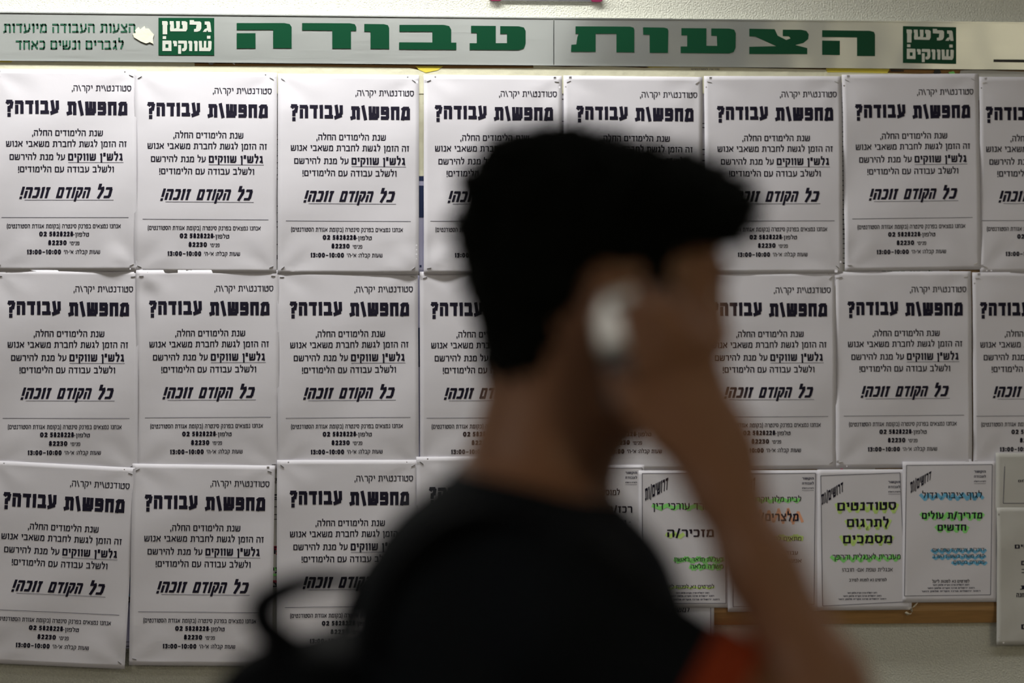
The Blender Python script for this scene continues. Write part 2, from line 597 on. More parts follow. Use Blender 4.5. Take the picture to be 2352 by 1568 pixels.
# ------------------------------------------------------------------ the notice board: cork in a pine frame
bx0, _ = unproj(-420, 800)
bx1, _ = unproj(2620, 800)
_, bz_top = unproj(1176, 60)
_, bz_bot = unproj(1960, 1434, -.018)
_, bz_mid = unproj(1960, 1405, -.022)
_, bz_in = unproj(1960, 1368, -.022)
board = empty('notice_board', ((bx0 + bx1) / 2, 0, bz_bot))
tag(board, 'long cork notice board in a pine frame, covered in paper flyers', 'notice board')
_, tz0 = unproj(1176, 158)
_, sz_b = unproj(1176, 149, -.0155)
link_mesh('cork_panel', *box(bx0 + .02, bx1 - .02, -.010, -.001, bz_in - .004, tz0 + .002), M['cork'], parent=board)


def rail(name, x0, x1, z_in, z_mid, z_out, y_face=-.0107):
    """moulded rail: flat face from z_in to z_mid, then a chamfer that falls back to z_out"""
    prof = [(0, z_in), (y_face, z_in), (y_face - .0015, z_mid), (-.006, z_out), (0, z_out)]
    v = [(x0, y, z) for y, z in prof] + [(x1, y, z) for y, z in prof]
    n = len(prof)
    f = [(i, (i + 1) % n, (i + 1) % n + n, i + n) for i in range(n)] + [tuple(range(n - 1, -1, -1)), tuple(range(n, 2 * n))]
    return link_mesh(name, v, f, M['wood'], parent=board)


rail('bottom_rail', bx0, bx1, bz_in, bz_mid, bz_bot)
rail('top_rail', bx0, bx1, tz0, sz_b - .0015, sz_b - .0008)
for xx in (bx0, bx1 - .03):
    link_mesh('side_rail', *box(xx, xx + .03, -.0135, 0, bz_in, tz0), M['wood'], parent=board)

# ------------------------------------------------------------------ the metal sign above it
YS = -.0155


def sign_pt(px, py, y=YS):
    return unproj(px, py, y)


_, sz_t = sign_pt(1176, 40)
_, sz_b = sign_pt(1176, 149)
sx0, _ = sign_pt(-500, 90)
sxm, _ = sign_pt(1272, 90)
sx1, _ = sign_pt(2640, 90)
sign = empty('metal_sign', (sxm, 0, sz_b))
tag(sign, 'long brushed aluminium sign with big green lettering above the flyers', 'sign')


def sign_panel(x0, x1):
    v, f = box(x0, x1, YS, -.0005, sz_b, sz_t)
    v2, f2 = [], []
    # front face as a softly dented grid
    nx, nz = 90, 4
    for j in range(nz + 1):
        for i in range(nx + 1):
            x = x0 + (x1 - x0) * i / nx
            z = sz_b + (sz_t - sz_b) * j / nz
            v2.append((x, YS, z))
    for j in range(nz):
        for i in range(nx):
            a = j * (nx + 1) + i
            f2.append((a, a + 1, a + nx + 2, a + nx + 1))
    n = len(v2)
    f = [q for k, q in enumerate(f) if k != 2]
    V = v2 + list(v)
    F = f2 + [tuple(i + n for i in q) for q in f]
    return link_mesh('sign_panel', V, F, M['alu'], parent=sign)


sign_panel(sx0, sxm - .0006)
sign_panel(sxm + .0006, sx1)
lip = merge([box(sx0, sx1, YS - .0012, YS + .002, sz_t - .0012, sz_t + .0006),
             box(sx0, sx1, YS - .0012, YS + .002, sz_b - .0006, sz_b + .0008)])
link_mesh('sign_edge', lip[0], lip[1], M['alu'], parent=sign)

s1, s2, s3 = 2.45, 2.45, 3.137


def c1(pts): return [(x / 2.45, y / 2.45) for x, y in pts]
def c2(pts): return [(640 + x / 2.45, y / 2.45) for x, y in pts]
def c3(pts): return [(1200 + x / 3.137, y / 3.137) for x, y in pts]
def c4(pts): return [(1752 + x / 3.137, y / 3.137) for x, y in pts]


BIG = [
    c1([(1332, 130), (1600, 130), (1630, 136), (1641, 152), (1641, 271), (1537, 271), (1537, 168), (1332, 168)]),
    c1([(1332, 187), (1438, 187), (1438, 272), (1332, 272)]),
    c2([(132, 130), (400, 131), (428, 136), (437, 152), (437, 173), (407, 173), (407, 273), (302, 273), (302, 172), (132, 170)]),
    c2([(482, 135), (592, 136), (615, 142), (622, 158), (622, 275), (517, 274), (517, 178), (482, 177)]),
    c2([(680, 140), (930, 140), (960, 147), (971, 168), (971, 240), (1000, 240), (1000, 280), (678, 278), (678, 238), (865, 239), (865, 178), (680, 178)]),
    c2([(1083, 145), (1222, 146), (1222, 243), (1285, 243), (1285, 190), (1247, 190), (1247, 147), (1350, 148), (1380, 155), (1390, 175), (1390, 245), (1380, 272), (1350, 282), (1075, 280), (1075, 243), (1115, 243), (1115, 185), (1083, 184)]),
    c3([(382, 190), (775, 192), (800, 199), (806, 215), (805, 377), (677, 376), (677, 243), (527, 243), (527, 373), (350, 373), (352, 323), (388, 320), (395, 268), (405, 243), (382, 243)]),
    c3([(868, 197), (1020, 199), (1045, 206), (1051, 222), (1048, 381), (917, 380), (916, 250), (870, 250)]),
    c3([(1145, 203), (1325, 204), (1325, 330), (1403, 331), (1401, 258), (1360, 258), (1360, 205), (1490, 206), (1525, 214), (1537, 240), (1535, 345), (1522, 374), (1490, 385), (1140, 382), (1140, 335), (1187, 335), (1187, 255), (1145, 255)]),
    [(1721, 66), (1779, 67), (1786, 82), (1806, 92), (1816, 88), (1812, 83.5), (1798, 83), (1798, 68), (1840, 68.4), (1852, 71), (1857.5, 79), (1856, 90), (1845, 99), (1827, 103.5), (1854, 110.5), (1854, 124.5), (1721, 124), (1721, 107.5), (1783, 106), (1735, 84), (1721, 83.5)],
    c4([(428, 218), (770, 222), (800, 230), (808, 248), (808, 404), (680, 403), (680, 270), (428, 267)]),
    c4([(428, 292), (555, 294), (555, 397), (428, 395)]),
]
for poly in BIG:
    p = [sign_pt(x, y) for x, y in poly]
    v, f = prism(p, YS - .0008, YS - .0001)
    link_mesh('sign_letter', v, f, M['green'], parent=sign)


def sign_text(name, quads, m, off=.0006, thick=True):
    V, F = [], []
    for q in quads:
        n = len(V)
        for x, y in q:
            X, Z = sign_pt(x, y)
            V.append((X, YS - off, Z))
        F.append((n, n + 1, n + 2, n + 3))
    return link_mesh(name, V, F, m, parent=sign)


sign_text('small_lettering', text_fit('הצעות העבודה מיועדות', 8, 311, 64.5, 20, .2) +
          text_fit('לגברים ונשים כאחד', 36, 284, 103, 20, .2), M['green_text'])


def logo(x0, y0, x1, y1, sl):
    k = (x1 - x0) / 128.0
    kx = lambda x: x0 + (x - 364) * k
    ky = lambda x, y: y0 + (y - 41) * (y1 - y0 - sl) / 86.0 + sl * (x - 364) / 128
    poly = [(x0, y0), (x1, y0 + sl), (x1, y1), (x0, y1 - sl)]
    v, f = prism([sign_pt(x, y) for x, y in poly], YS - .0007, YS - .0001)
    lg = link_mesh('emblem', v, f, M['green'], parent=sign)
    # letter shapes traced on the zoomed emblem (2352/360 = 6.533 per pixel)
    z = lambda pts: [(340 + x / 6.533, 30 + y / 6.533) for x, y in pts]
    L = [
        # final nun, shin, lamed, gimel
        [(212, 122), (280, 122), (296, 135), (296, 180), (288, 182), (288, 320), (220, 320), (220, 180), (212, 175)],
        [(325, 122), (385, 122), (392, 235), (425, 225), (420, 122), (478, 122), (478, 200), (470, 235), (520, 235), (518, 180), (505, 175), (505, 122), (560, 122), (590, 140), (590, 240), (570, 275), (335, 275), (328, 240), (335, 175), (325, 170)],
        [(625, 105), (690, 105), (690, 125), (780, 125), (800, 145), (800, 230), (780, 265), (740, 280), (690, 280), (690, 240), (720, 235), (728, 175), (625, 172)],
        [(850, 125), (920, 125), (935, 145), (950, 282), (900, 282), (897, 262), (880, 262), (878, 282), (822, 282), (850, 240), (885, 225), (880, 175), (850, 172)],
        # two dots
        [(220, 348), (272, 348), (272, 392), (220, 392)],
        [(885, 340), (937, 340), (937, 385), (885, 385)],
    ]
    row2 = [
        # final mem with its counter (two halves), yod, qof, vav, vav, shin
        [(216, 415), (285, 415), (285, 470), (262, 470), (262, 525), (285, 525), (285, 572), (216, 572)],
        [(285, 415), (345, 415), (352, 430), (352, 572), (285, 572), (285, 525), (306, 525), (306, 470), (285, 470)],
        [(375, 418), (420, 418), (434, 430), (434, 500), (388, 500), (388, 460), (375, 458)],
        [(452, 415), (575, 415), (585, 430), (585, 530), (570, 560), (545, 575), (510, 572), (510, 535), (538, 525), (538, 460), (452, 460)],
        [(452, 480), (497, 480), (497, 615), (452, 615)],
        [(605, 418), (650, 418), (665, 430), (662, 572), (618, 572), (618, 460), (605, 458)],
        [(690, 418), (730, 418), (745, 430), (742, 572), (698, 572), (698, 460), (690, 458)],
        [(762, 418), (808, 418), (812, 520), (835, 520), (838, 418), (875, 418), (872, 520), (902, 520), (902, 418), (945, 418), (955, 430), (950, 540), (930, 572), (768, 572)],
    ]
    for pl in L + row2:
        q = [(kx(x), ky(x, y)) for x, y in z(pl)]
        v, f = prism([sign_pt(x, y) for x, y in q], YS - .0011, YS - .0006)
        link_mesh('emblem_letter', v, f, M['silver_letter'], parent=lg)


logo(364, 41, 492, 127, 0.4)
logo(2074, 60, 2196, 147, 2.5)
p = [sign_pt(x, y) for x, y in [(2282, 136.5), (2460, 137.5), (2460, 144.5), (2282, 142.5)]]
v, f = prism(p, YS - .0007, YS - .0001)
link_mesh('black_stripe', v, f, M['sign_black'], parent=sign)

# scrap of torn white paper stuck to the sign
scr = [(318, 62), (322, 68), (332, 60), (334, 66), (342, 66), (348, 74), (354, 80), (351, 88), (352, 101), (344, 97), (336, 100), (325, 96), (318, 92), (308, 86), (305, 78), (312, 76), (310, 70)]
p = [sign_pt(x, y) for x, y in scr]
v, f = prism(p, YS - .0016, YS - .0004)
o = link_mesh('paper_scrap', v, f, M['paper_cream'], origin=(p[0][0], YS, p[8][1]))
tag(o, 'torn white paper scrap stuck on the metal sign beside the small green lettering', 'scrap')

# the notice whose lower edge hangs into the top of the picture
nt_ = Sheet(*unproj(1126, -300, -.004), 0, 262, 305, -.004, amp=.0006, seed=91)
o = nt_.build('notice', M['paper'], cell=20)
tag(o, 'white notice with magenta corner pieces on the wall above the sign', 'notice')
for a0, a1, in ((0, 26), (238, 262)):
    v, f = prism([(nt_.x + a * nt_.u, nt_.z - b * nt_.u) for a, b in [(a0 - 2, 292), (a1, 292), (a1, 304), (a1 - 4, 306), (a0 + 2, 306), (a0 - 2, 303)]], -.0075, -.001)
    link_mesh('corner_piece', v, f, M['magenta'], parent=o)
nt_.print('printed_line', line_quads([(4, 302), (258, 302)], 1.6), M['ink_thin'])

# ------------------------------------------------------------------ the repeated flyer
TXT = []      # heavy print
T = lambda *a, **k: TXT.extend(text_fit(*a, **k))
ox, oy = 29, 88          # heading's left end and centre line on the sheet
T('סטודנט\\ית יקר\\ה,', ox + 150, ox + 285, oy - 45, 13, .17)
T('מחפש\\ת', ox + 139, ox + 276, oy + 1, 31, .31, hb=.27)
T('עבודה?', ox + 0, ox + 121, oy - 1, 31, .31, hb=.27)
T('שנת הלימודים החלה,', ox + 60, ox + 220, oy + 58, 13, .20)
T('זה הזמן לגשת לחברת משאבי אנוש', ox + 1, ox + 274, oy + 83, 13, .20)
T('על מנת להירשם', ox + 9, ox + 134, oy + 113, 13, .20)
T('גלש"ן שווקים', ox + 141, ox + 265, oy + 112.5, 16, .25)
T('ולשלב עבודה עם הלימודים!', ox + 28, ox + 245, oy + 141, 13, .20)
T('כל', ox + 206, ox + 240, oy + 194, 25, .29, shear=.28, hb=.22)
T('הקודם', ox + 116, ox + 190, oy + 194, 25, .29, shear=.28, hb=.22)
T('זוכה!', ox + 34, ox + 98, oy + 194, 25, .29, shear=.28, hb=.22)
SMALL = []
Q = lambda *a, **k: SMALL.extend(text_fit(*a, **k))
Q('אנחנו נמצאים בפרנק סינטרה (בקומת אגודת הסטודנטים)', ox + 2, ox + 260, oy + 271, 9, .20)
Q('טלפון-', ox + 152, ox + 188, oy + 290, 8.5, .2)
Q('פנימי', ox + 144, ox + 166, oy + 310, 8, .2)
Q("שעות קבלה: א'-ה'", ox + 131, ox + 213, oy + 330, 8.5, .2)
Q('02', ox + 75, ox + 92, oy + 289, 10, .30)
Q('5828228', ox + 98, ox + 152, oy + 289, 10, .30)
Q('82230', ox + 95, ox + 137, oy + 309, 10, .30)
Q('13:00', ox + 47, ox + 80, oy + 330, 10, .30)
Q('-', ox + 82, ox + 88, oy + 330, 10, .25)
Q('10:00', ox + 90, ox + 124, oy + 330, 10, .30)
RULES = line_quads([(ox + 141, oy + 125), (ox + 267, oy + 125)], 1.0) + \
        line_quads([(ox + 42, oy + 211), (ox + 244, oy + 211)], 1.0) + \
        line_quads([(ox - 10, oy + 251), (ox + 278, oy + 251)], 1.1)

ordinal = ['leftmost', 'second from the left', 'third from the left', 'fourth from the left',
           'fifth from the left', 'sixth from the left', 'seventh from the left', 'rightmost']
ROWS = [
    ('top', [(13, 247, -.2), (338, 252, .1), (667, 257, .1), (998, 259, 0), (1323, 260.5, .1), (1646, 261, -.4), (1963, 257, -.9), (2263, 262, -.3)]),
    ('middle', [(17, 708, .2), (342, 708, -.2), (665, 710, -.3), (989, 711, -.1), (1312, 711, 0), (1632, 711, -.2), (1946, 709.5, -.3), (2250, 711, -.3)]),
    ('bottom', [(7, 1147, 3.2), (332, 1153, 1.0), (665, 1144, .1), (985, 1136, 0)]),
]
for ri, (rn, cols) in enumerate(ROWS):
    for ci, (hx, hy, deg) in enumerate(cols):
        ylay = -.0134 - .0003 * ((ci * 3 + ri) % 3) - (.0007 if ri == 0 else .0013 if ri == 2 else 0)
        ang = math.radians(deg)
        wx, wz = unproj(hx, hy, ylay - .001)
        u = 1 / 1560.0
        ca, sa = math.cos(ang), math.sin(ang)
        X = wx - (ox * ca - oy * sa) * u
        Z = wz + (ox * sa + oy * ca) * u
        rr = random.Random(ri * 10 + ci)
        curl = []
        if ri == 0 and ci in (2, 3):
            curl = [(300 if ci == 2 else 40, 440, 60, .004)]
        if ri == 0 and ci == 0:
            curl = [(270, 445, 50, .003)]
        if ri == 1 and ci == 1:
            curl = [(30, 15, 45, .003)]
        cut = {('top', 3): 4, ('middle', 3): 4, ('top', 7): 15, ('middle', 7): 12}.get((rn, ci), 0)
        X, Z = X + cut * ca * u, Z - cut * sa * u
        mv = lambda qs: [[(a - cut, b) for a, b in q] for q in qs]
        sh = Sheet(X, Z, ang, 326 - cut, 462, ylay, amp=.0050 if ri == 0 else .0042, seed=ri * 31 + ci * 7 + 3, curl=curl)
        f_ = sh.build('job_flyer', M['paper'])
        if rn == 'bottom' and ci == 3:
            place = 'bottom row, rightmost, mostly hidden behind the man\'s shoulder'
        elif rn == 'bottom':
            place = ['bottom row, leftmost, hanging tilted', 'bottom row, second from the left', 'bottom row, third from the left, beside the backpack strap'][ci]
        elif rn == 'middle' and ci == 4:
            place = 'middle row, the one hidden behind the man\'s head'
        else:
            place = '%s row, %s' % (rn, ordinal[ci])
        tag(f_, 'white flyer with black Hebrew print, ' + place, 'flyer', 'white job flyers in rows on the board')
        sh.print('printed_text', mv(TXT), M['ink'])
        sh.print('small_print', mv(SMALL), M['ink'])
        sh.print('printed_rules', mv(RULES), M['ink_thin'], off=.00024)
        sh.staples([(12, 14, rr.uniform(-.7, .7)), (314 - cut, 14, rr.uniform(-.7, .7)), (12, 448, rr.uniform(-.8, .8)), (314 - cut, 448, rr.uniform(-.8, .8))])


# ------------------------------------------------------------------ smaller framed notices on the right
class PxSheet(Sheet):
    """sheet given by the photograph corners of its left/top edge; local units = picture pixels at that spot"""

    def __init__(self, x0, y0, x1, y1, y, deg=0, amp=.002, seed=0, curl=()):
        wx, wz = unproj(x0, y0, y)
        wx2, wz2 = unproj(x1, y0, y)
        u = (wx2 - wx) / (x1 - x0)
        self.X0, self.Y0 = x0, y0
        super().__init__(wx, wz, math.radians(deg), x1 - x0, y1 - y0, y, amp, seed, u, curl)

    def rel(self, quads):
        ca, sa = math.cos(self.ang), math.sin(self.ang)
        out = []
        for q in quads:
            r = []
            for x, y in q:
                dx, dy = x - self.X0, y - self.Y0
                r.append((dx * ca + dy * sa, -dx * sa + dy * ca))
            out.append(r)
        return out


def frame_lines(a, b, c, d, t=1.3):
    return line_quads([a, b], t) + line_quads([b, c], t) + line_quads([c, d], t) + line_quads([d, a], t)


def tiny_rows(cx, rows, w):
    out = []
    for i, y in enumerate(rows):
        ww = w * (.62, .8, 1.0)[i % 3]
        out += text_fit('רחוב ירושלים מרכז הקריה טלפון דואר', cx - ww / 2, cx + ww / 2, y, 3.2, .3)
    return out


def logo_grid(x, y):
    out = []
    for j in range(3):
        out += text_fit('הקשר' if j < 1 else ('לעבודה' if j < 2 else 'ולימודים בירושלים'), x, x + 27, y + j * 11 + 3, 5 if j < 2 else 3, .28)
    out += line_quads([(x, y + 30), (x + 27, y + 30)], .8)
    return out


def card(px, label, frame, big, marks, deg=0, seed=0, ylay=-.019, extra=None, amp=.0008, cat='notice'):
    sh = PxSheet(*px, ylay, deg, amp, seed)
    o = sh.build('framed_notice', M['paper'])
    tag(o, label, cat, 'framed job notices low on the right of the board')
    if frame:
        sh.print('printed_frame', sh.rel(frame), M['ink_thin'], off=.00024)
    for m_, qs in marks:
        sh.print('highlighter_mark', sh.rel(qs), M[m_], off=.0002, label={'hl_green': 'green highlighter', 'hl_lime': 'yellow-green highlighter', 'hl_blue': 'blue highlighter', 'hl_orange': 'orange highlighter'}[m_])
    sh.print('printed_text', sh.rel(big), M['ink'], off=.0003)
    if extra:
        sh.print('small_print', sh.rel(extra), M['ink_thin'], off=.00027)
    return sh


# first: behind the man's neck and shoulder
card((1262, 1068, 1480, 1392), 'white framed notice directly right of the man\'s neck, without highlighter', frame_lines((1272, 1075), (1475, 1075), (1473, 1378), (1270, 1378)),
     text_fit('למוסד אקדמי', 1330, 1423, 1131, 12, .2) + text_fit('רכז/ת הרשמה', 1310, 1452, 1170, 15, .22) +
     text_fit('- טיפול בסטודנטים', 1320, 1448, 1199, 9, .2) + text_fit('- עבודה מול קהל', 1340, 1448, 1231, 9, .2),
     [], seed=41, ylay=-.0152, extra=logo_grid(1436, 1083))
# below: the one that hangs under the second
card((1440, 1372, 1640, 1600), 'plain white notice low on the wall under the green-marked notice', line_quads([(1632, 1376), (1632, 1590)], 1.3),
     text_fit('למשרד', 1536, 1583, 1401, 11, .2), [], seed=42, ylay=-.0145)
card((1467, 1080, 1676, 1393), 'white framed notice with bright green marks between neck and forearm', frame_lines((1475, 1087), (1668, 1087), (1668, 1383), (1475, 1382)),
     text_fit('למשרד עורכי דין', 1499, 1660, 1162, 15, .17) + text_fit('מזכיר/ה', 1532, 1640, 1223, 17, .22) +
     text_fit('בעל/ת תואר ראשון', 1548, 1662, 1283, 9, .17) + text_fit('משרה מלאה', 1586, 1662, 1299, 9, .17) + text_fit('לפרטים נא לפנות ליעל', 1525, 1640, 1345, 8, .17) +
     text_warp('דרושים/ות', (1481, 1122), (1535, 1096), (1533, 1124), (1482, 1149), .26),
     [('hl_green', scribble(1499, 1662, 1163, 8, 7, 10, 1) + scribble(1546, 1662, 1284, 5, 8, 8, 2) + scribble(1584, 1660, 1300, 4, 8, 8, 3)),
      ('hl_lime', scribble(1530, 1570, 1227, 8, 7, 4, 4) + scribble(1528, 1640, 1347, 4, 3, 10, 5))], seed=43, ylay=-.0158, extra=tiny_rows(1590, (1359, 1366, 1374), 125))
card((1672, 1080, 1884, 1400), 'white framed notice with orange zigzag mark behind the forearm', frame_lines((1684, 1088), (1873, 1087), (1869, 1385), (1684, 1388)),
     text_fit('לבית מלון יוקרתי', 1722, 1840, 1146, 11, .17) + text_fit('מלצרים/ות', 1722, 1834, 1187, 17, .24) + text_fit('מתאים לסטודנטים', 1726, 1840, 1236, 9, .17) +
     text_fit('עבודה במשמרות', 1735, 1832, 1268, 8, .17) + text_fit('אפשרות לקידום', 1740, 1840, 1286, 8, .17) +
     text_warp('דרושים/ות', (1686, 1122), (1734, 1096), (1732, 1124), (1687, 1149), .26),
     [('hl_green', scribble(1720, 1838, 1148, 7, 6, 12, 6)), ('hl_orange', scribble(1724, 1842, 1186, 30, 5, 11, 7)), ('hl_lime', scribble(1724, 1846, 1234, 4, 9, 7, 8))],
     seed=44, ylay=-.0164, extra=logo_grid(1842, 1096) + tiny_rows(1780, (1359, 1366, 1374), 125))
card((1877, 1078, 2094, 1396), 'white framed notice with three big lines marked in yellow-green, left of the blue-marked one', frame_lines((1885, 1092), (2067, 1086), (2080, 1378), (1889, 1386)),
     text_fit('סטודנטים', 1923, 2058, 1162, 18, .23, slope=-.01) + text_fit('לתרגום', 1945, 2041, 1199, 18, .23) + text_fit('מסמכים', 1936, 2049, 1236, 18, .23) +
     text_fit('מעברית לאנגלית וההפך', 1912, 2068, 1276, 11, .17) + text_fit('אנגלית שפת אם- חובה!', 1934, 2050, 1305, 8, .17) + text_fit('לפרטים נא לפנות למירב', 1950, 2036, 1328, 6, .22) +
     text_warp('דרושים/ות', (1886, 1135), (1936, 1106), (1936, 1128), (1888, 1158), .26),
     [('hl_lime', scribble(1920, 2062, 1164, 22, 6, 14, 9) + scribble(1942, 2044, 1202, 22, 6, 10, 10) + scribble(1930, 2052, 1238, 22, 6, 12, 11)),
      ('hl_green', scribble(1908, 2068, 1279, 11, 6, 16, 12))], seed=45, ylay=-.0170, extra=logo_grid(2040, 1104) + tiny_rows(1980, (1357, 1364, 1371), 110))
card((2073, 1060, 2290, 1377), 'white framed notice with blue and green highlighter marks, above the bare wood rail', frame_lines((2082, 1068), (2279, 1067), (2275, 1361), (2077, 1362)),
     text_fit('לגוף ציבורי גדול', 2118, 2255, 1136, 13, .17) + text_fit('מדריך/ת עולים', 2117, 2256, 1182, 14, .24) + text_fit('חדשים', 2153, 2219, 1209, 14, .24) +
     text_fit('-דובר/ת צרפתית שפת אם', 2142, 2264, 1259, 7.5, .17) + text_fit('-80% משרה בשעות הערב', 2142, 2264, 1273, 7.5, .17) + text_fit('-מגורים במקום', 2190, 2264, 1287, 7.5, .17) +
     text_fit('לפרטים נא לפנות ליעל', 2141, 2226, 1330, 6, .22) + text_warp('דרושים/ות', (2090, 1107), (2139, 1081), (2137, 1101), (2092, 1131), .26),
     [('hl_blue', scribble(2114, 2258, 1139, 12, 6, 15, 13) + scribble(2140, 2264, 1262, 7, 5, 16, 14) + scribble(2140, 2262, 1276, 6, 5, 16, 15) + scribble(2186, 2268, 1289, 5, 5, 10, 16)),
      ('hl_green', scribble(2114, 2258, 1183, 14, 7, 14, 17) + scribble(2150, 2224, 1211, 13, 7, 8, 18))], seed=46, ylay=-.0176, extra=logo_grid(2237, 1080) + tiny_rows(2184, (1338, 1345, 1352), 135))

# big plain sheet at the right edge and the framed sheet above it
sh = PxSheet(2289, 1165, 2470, 1474, -.0186, 0, .003, 51)
o = sh.build('framed_notice', M['paper_grey'])
tag(o, 'large greyish notice at the bottom right corner, hanging below the wood rail', 'notice')
sh.print('printed_text', sh.rel(text_fit('לאנשים', 2330, 2400, 1253, 9, .25) + text_fit('פעמיים', 2345, 2400, 1290, 10, .28) + text_fit('בערב', 2346, 2400, 1308, 9, .25) +
                                text_fit('בית', 2343, 2400, 1345, 9, .25) + text_fit('חנה', 2334, 2352, 1362, 9, .25) + text_fit('מקום', 2345, 2400, 1433, 11, .25)), M['ink'])
sh = PxSheet(2287, 1040, 2470, 1170, -.0180, 0, .002, 52)
o = sh.build('framed_notice', M['paper_grey'])
tag(o, 'pale notice with a thin frame corner at the right edge under the rightmost flyers', 'notice')
sh.print('printed_frame', sh.rel(line_quads([(2307, 1070), (2304, 1153)], 1.4) + line_quads([(2304, 1153), (2460, 1153)], 1.4)), M['ink_thin'])
sh.print('printed_text', sh.rel(text_fit('שלום', 2338, 2366, 1103, 5, .24)), M['ink'])

# ------------------------------------------------------------------ older papers that show in the gaps
def old(px, label, m, prints=(), y=-.0124, seed=0, deg=0, amp=.00015, torn=None, name='old_notice'):
    sh = PxSheet(*px, y, deg, amp, seed)
    o = sh.build(name, M[m], cell=14, torn=torn)
    tag(o, label, 'paper')
    for nm, qs, mm in prints:
        sh.print(nm, sh.rel(qs), M[mm], off=.00025)
    return sh


def block(x0, y0, x1, y1):
    return stroke_quads([(x0, (y0 + y1) / 2), (x1, (y0 + y1) / 2)], abs(y1 - y0), abs(y1 - y0), cap=False, maxlen=10)


rnd = random.Random(5)


def ticks(x0, x1, ys):
    q = []
    for y in ys:
        q += block(x0, y, x1, y + rnd.uniform(1.2, 3.0))
    return q


# gap 1 | 2
old((250, 172, 420, 640), 'old printed sheet behind the gap between the two leftmost top flyers', 'paper',
    [('printed_text', ticks(308, 320, [300, 322, 330, 338, 380, 402, 470, 520]), 'ink'),
     ('coloured_print', block(309, 276, 316, 288) + block(309, 360, 316, 366) + block(309, 425, 316, 436) + block(309, 598, 316, 606), 'red_ink')], seed=61)
old((240, 645, 420, 1075), 'old coloured sheet behind the gap between the two leftmost middle flyers', 'paper',
    [('printed_text', ticks(309, 321, [664, 700, 845, 868, 880, 884, 890, 915]), 'ink'),
     ('coloured_print', block(310, 675, 320, 690) + block(310, 708, 320, 725) + block(309, 798, 318, 808), 'red_ink'),
     ('blue_print', block(310, 640, 320, 662) + block(310, 690, 320, 704), 'cyan_ink')], seed=62)
old((225, 1085, 420, 1492), 'old lilac sheet behind the gap between the two leftmost bottom flyers', 'paper_lilac',
    [('printed_text', text_fit('ב', 294, 304, 1277, 11, .26) + text_fit('עו', 288, 306, 1379, 12, .26) + ticks(284, 302, [1476, 1486]) + ticks(300, 306, [1150, 1158, 1166, 1176, 1188, 1200, 1212, 1224]), 'ink'),
     ('coloured_print', block(298, 1268, 304, 1276) + block(298, 1284, 303, 1289), 'red_ink'),
     ('blue_print', block(296, 1328, 304, 1337) + block(290, 1366, 304, 1371), 'cyan_ink')], seed=63)
# gap 2 | 3
old((560, 172, 760, 640), 'old printed sheet behind the gap between second and third top flyers', 'paper_grey',
    [('printed_text', ticks(634, 644, [308, 318, 330, 345, 356, 372, 385, 400, 410, 472, 488, 508, 520, 560]) + text_fit('י', 632, 642, 594, 17, .3), 'ink')], seed=64)
old((560, 930, 760, 1110), 'old sheet of loose letters behind the gap between second and third middle flyers', 'paper_grey',
    [('printed_text', text_fit('ב', 637, 645, 986, 11, .22) + text_fit('נ', 638, 645, 1028, 8, .22) + text_fit('ה', 637, 645, 1046, 9, .22) + text_fit('ד', 637, 644, 1064, 9, .22), 'ink'),
     ('coloured_print', block(643, 1020, 645, 1060), 'hl_orange')], seed=65, y=-.0126)
old((560, 1075, 760, 1540), 'old sheet with coloured letters behind the gap between second and third bottom flyers', 'paper_grey',
    [('printed_text', ticks(628, 642, [1135, 1142, 1146, 1163, 1181, 1192, 1478, 1486, 1496]) + text_fit('למי', 630, 646, 1101, 6, .2) + text_fit('ק', 629, 640, 1262, 13, .26) + text_fit('ני', 626, 638, 1310, 13, .26) +
      text_fit('צ', 627, 639, 1342, 13, .26), 'ink'),
     ('coloured_print', block(629, 1254, 638, 1264) + block(634, 1268, 641, 1275) + block(627, 1333, 638, 1340) + block(630, 1456, 640, 1464), 'red_ink'),
     ('green_print', block(630, 1303, 638, 1310) + block(627, 1318, 638, 1323), 'hl_green')], seed=66, y=-.0124)
# gap 3 | 4
old((900, 165, 1060, 630), 'old navy and white poster behind the gap between third and fourth top flyers', 'paper_lilac',
    [('navy_print', block(950, 404, 985, 414) + block(950, 425, 985, 498), 'navy'), ('white_print', block(950, 170, 985, 403), 'paper_cream'), ('blue_print', block(964, 607, 968, 612), 'navy')], seed=67)
old((900, 632, 1060, 1080), 'old dark-edged poster behind the gap between third and fourth middle flyers', 'paper_lilac',
    [('navy_print', block(955, 752, 975, 842), 'navy')], seed=68)
# gaps 4|5, 5|6, 6|7, 7|8
old((1240, 165, 1350, 640), 'old white sheet behind the gap between fourth and fifth top flyers', 'paper',
    [('printed_text', ticks(1288, 1304, [189, 226, 277, 300]), 'ink')], seed=69)
old((1560, 165, 1680, 640), 'old white sheet behind the gap between fifth and sixth top flyers', 'paper',
    [('printed_text', ticks(1612, 1628, [210, 281, 290, 340, 352, 365, 380]), 'ink')], seed=70)
old((1880, 165, 2000, 640), 'old dark-printed sheet behind the gap between sixth and seventh top flyers', 'paper_grey',
    [('printed_text', ticks(1934, 1943, list(range(200, 600, 11))), 'ink')], seed=71)
old((1995, 560, 2180, 660), 'old sheet whose bold green title shows between top and middle rows on the right', 'paper',
    [('printed_text', text_fit('למכון מחקר', 2025, 2142, 627, 12, .26), 'green_text')], seed=72, y=-.0126)
old((1880, 1040, 2010, 1110), 'old sheet with pink dots just above the notice with three big marked lines', 'paper_grey',
    [('pink_print', block(1930, 1073, 1936, 1078) + block(1953, 1071, 1959, 1074) + block(1972, 1072, 1977, 1075), 'pink_ink')], seed=73, y=-.0127)

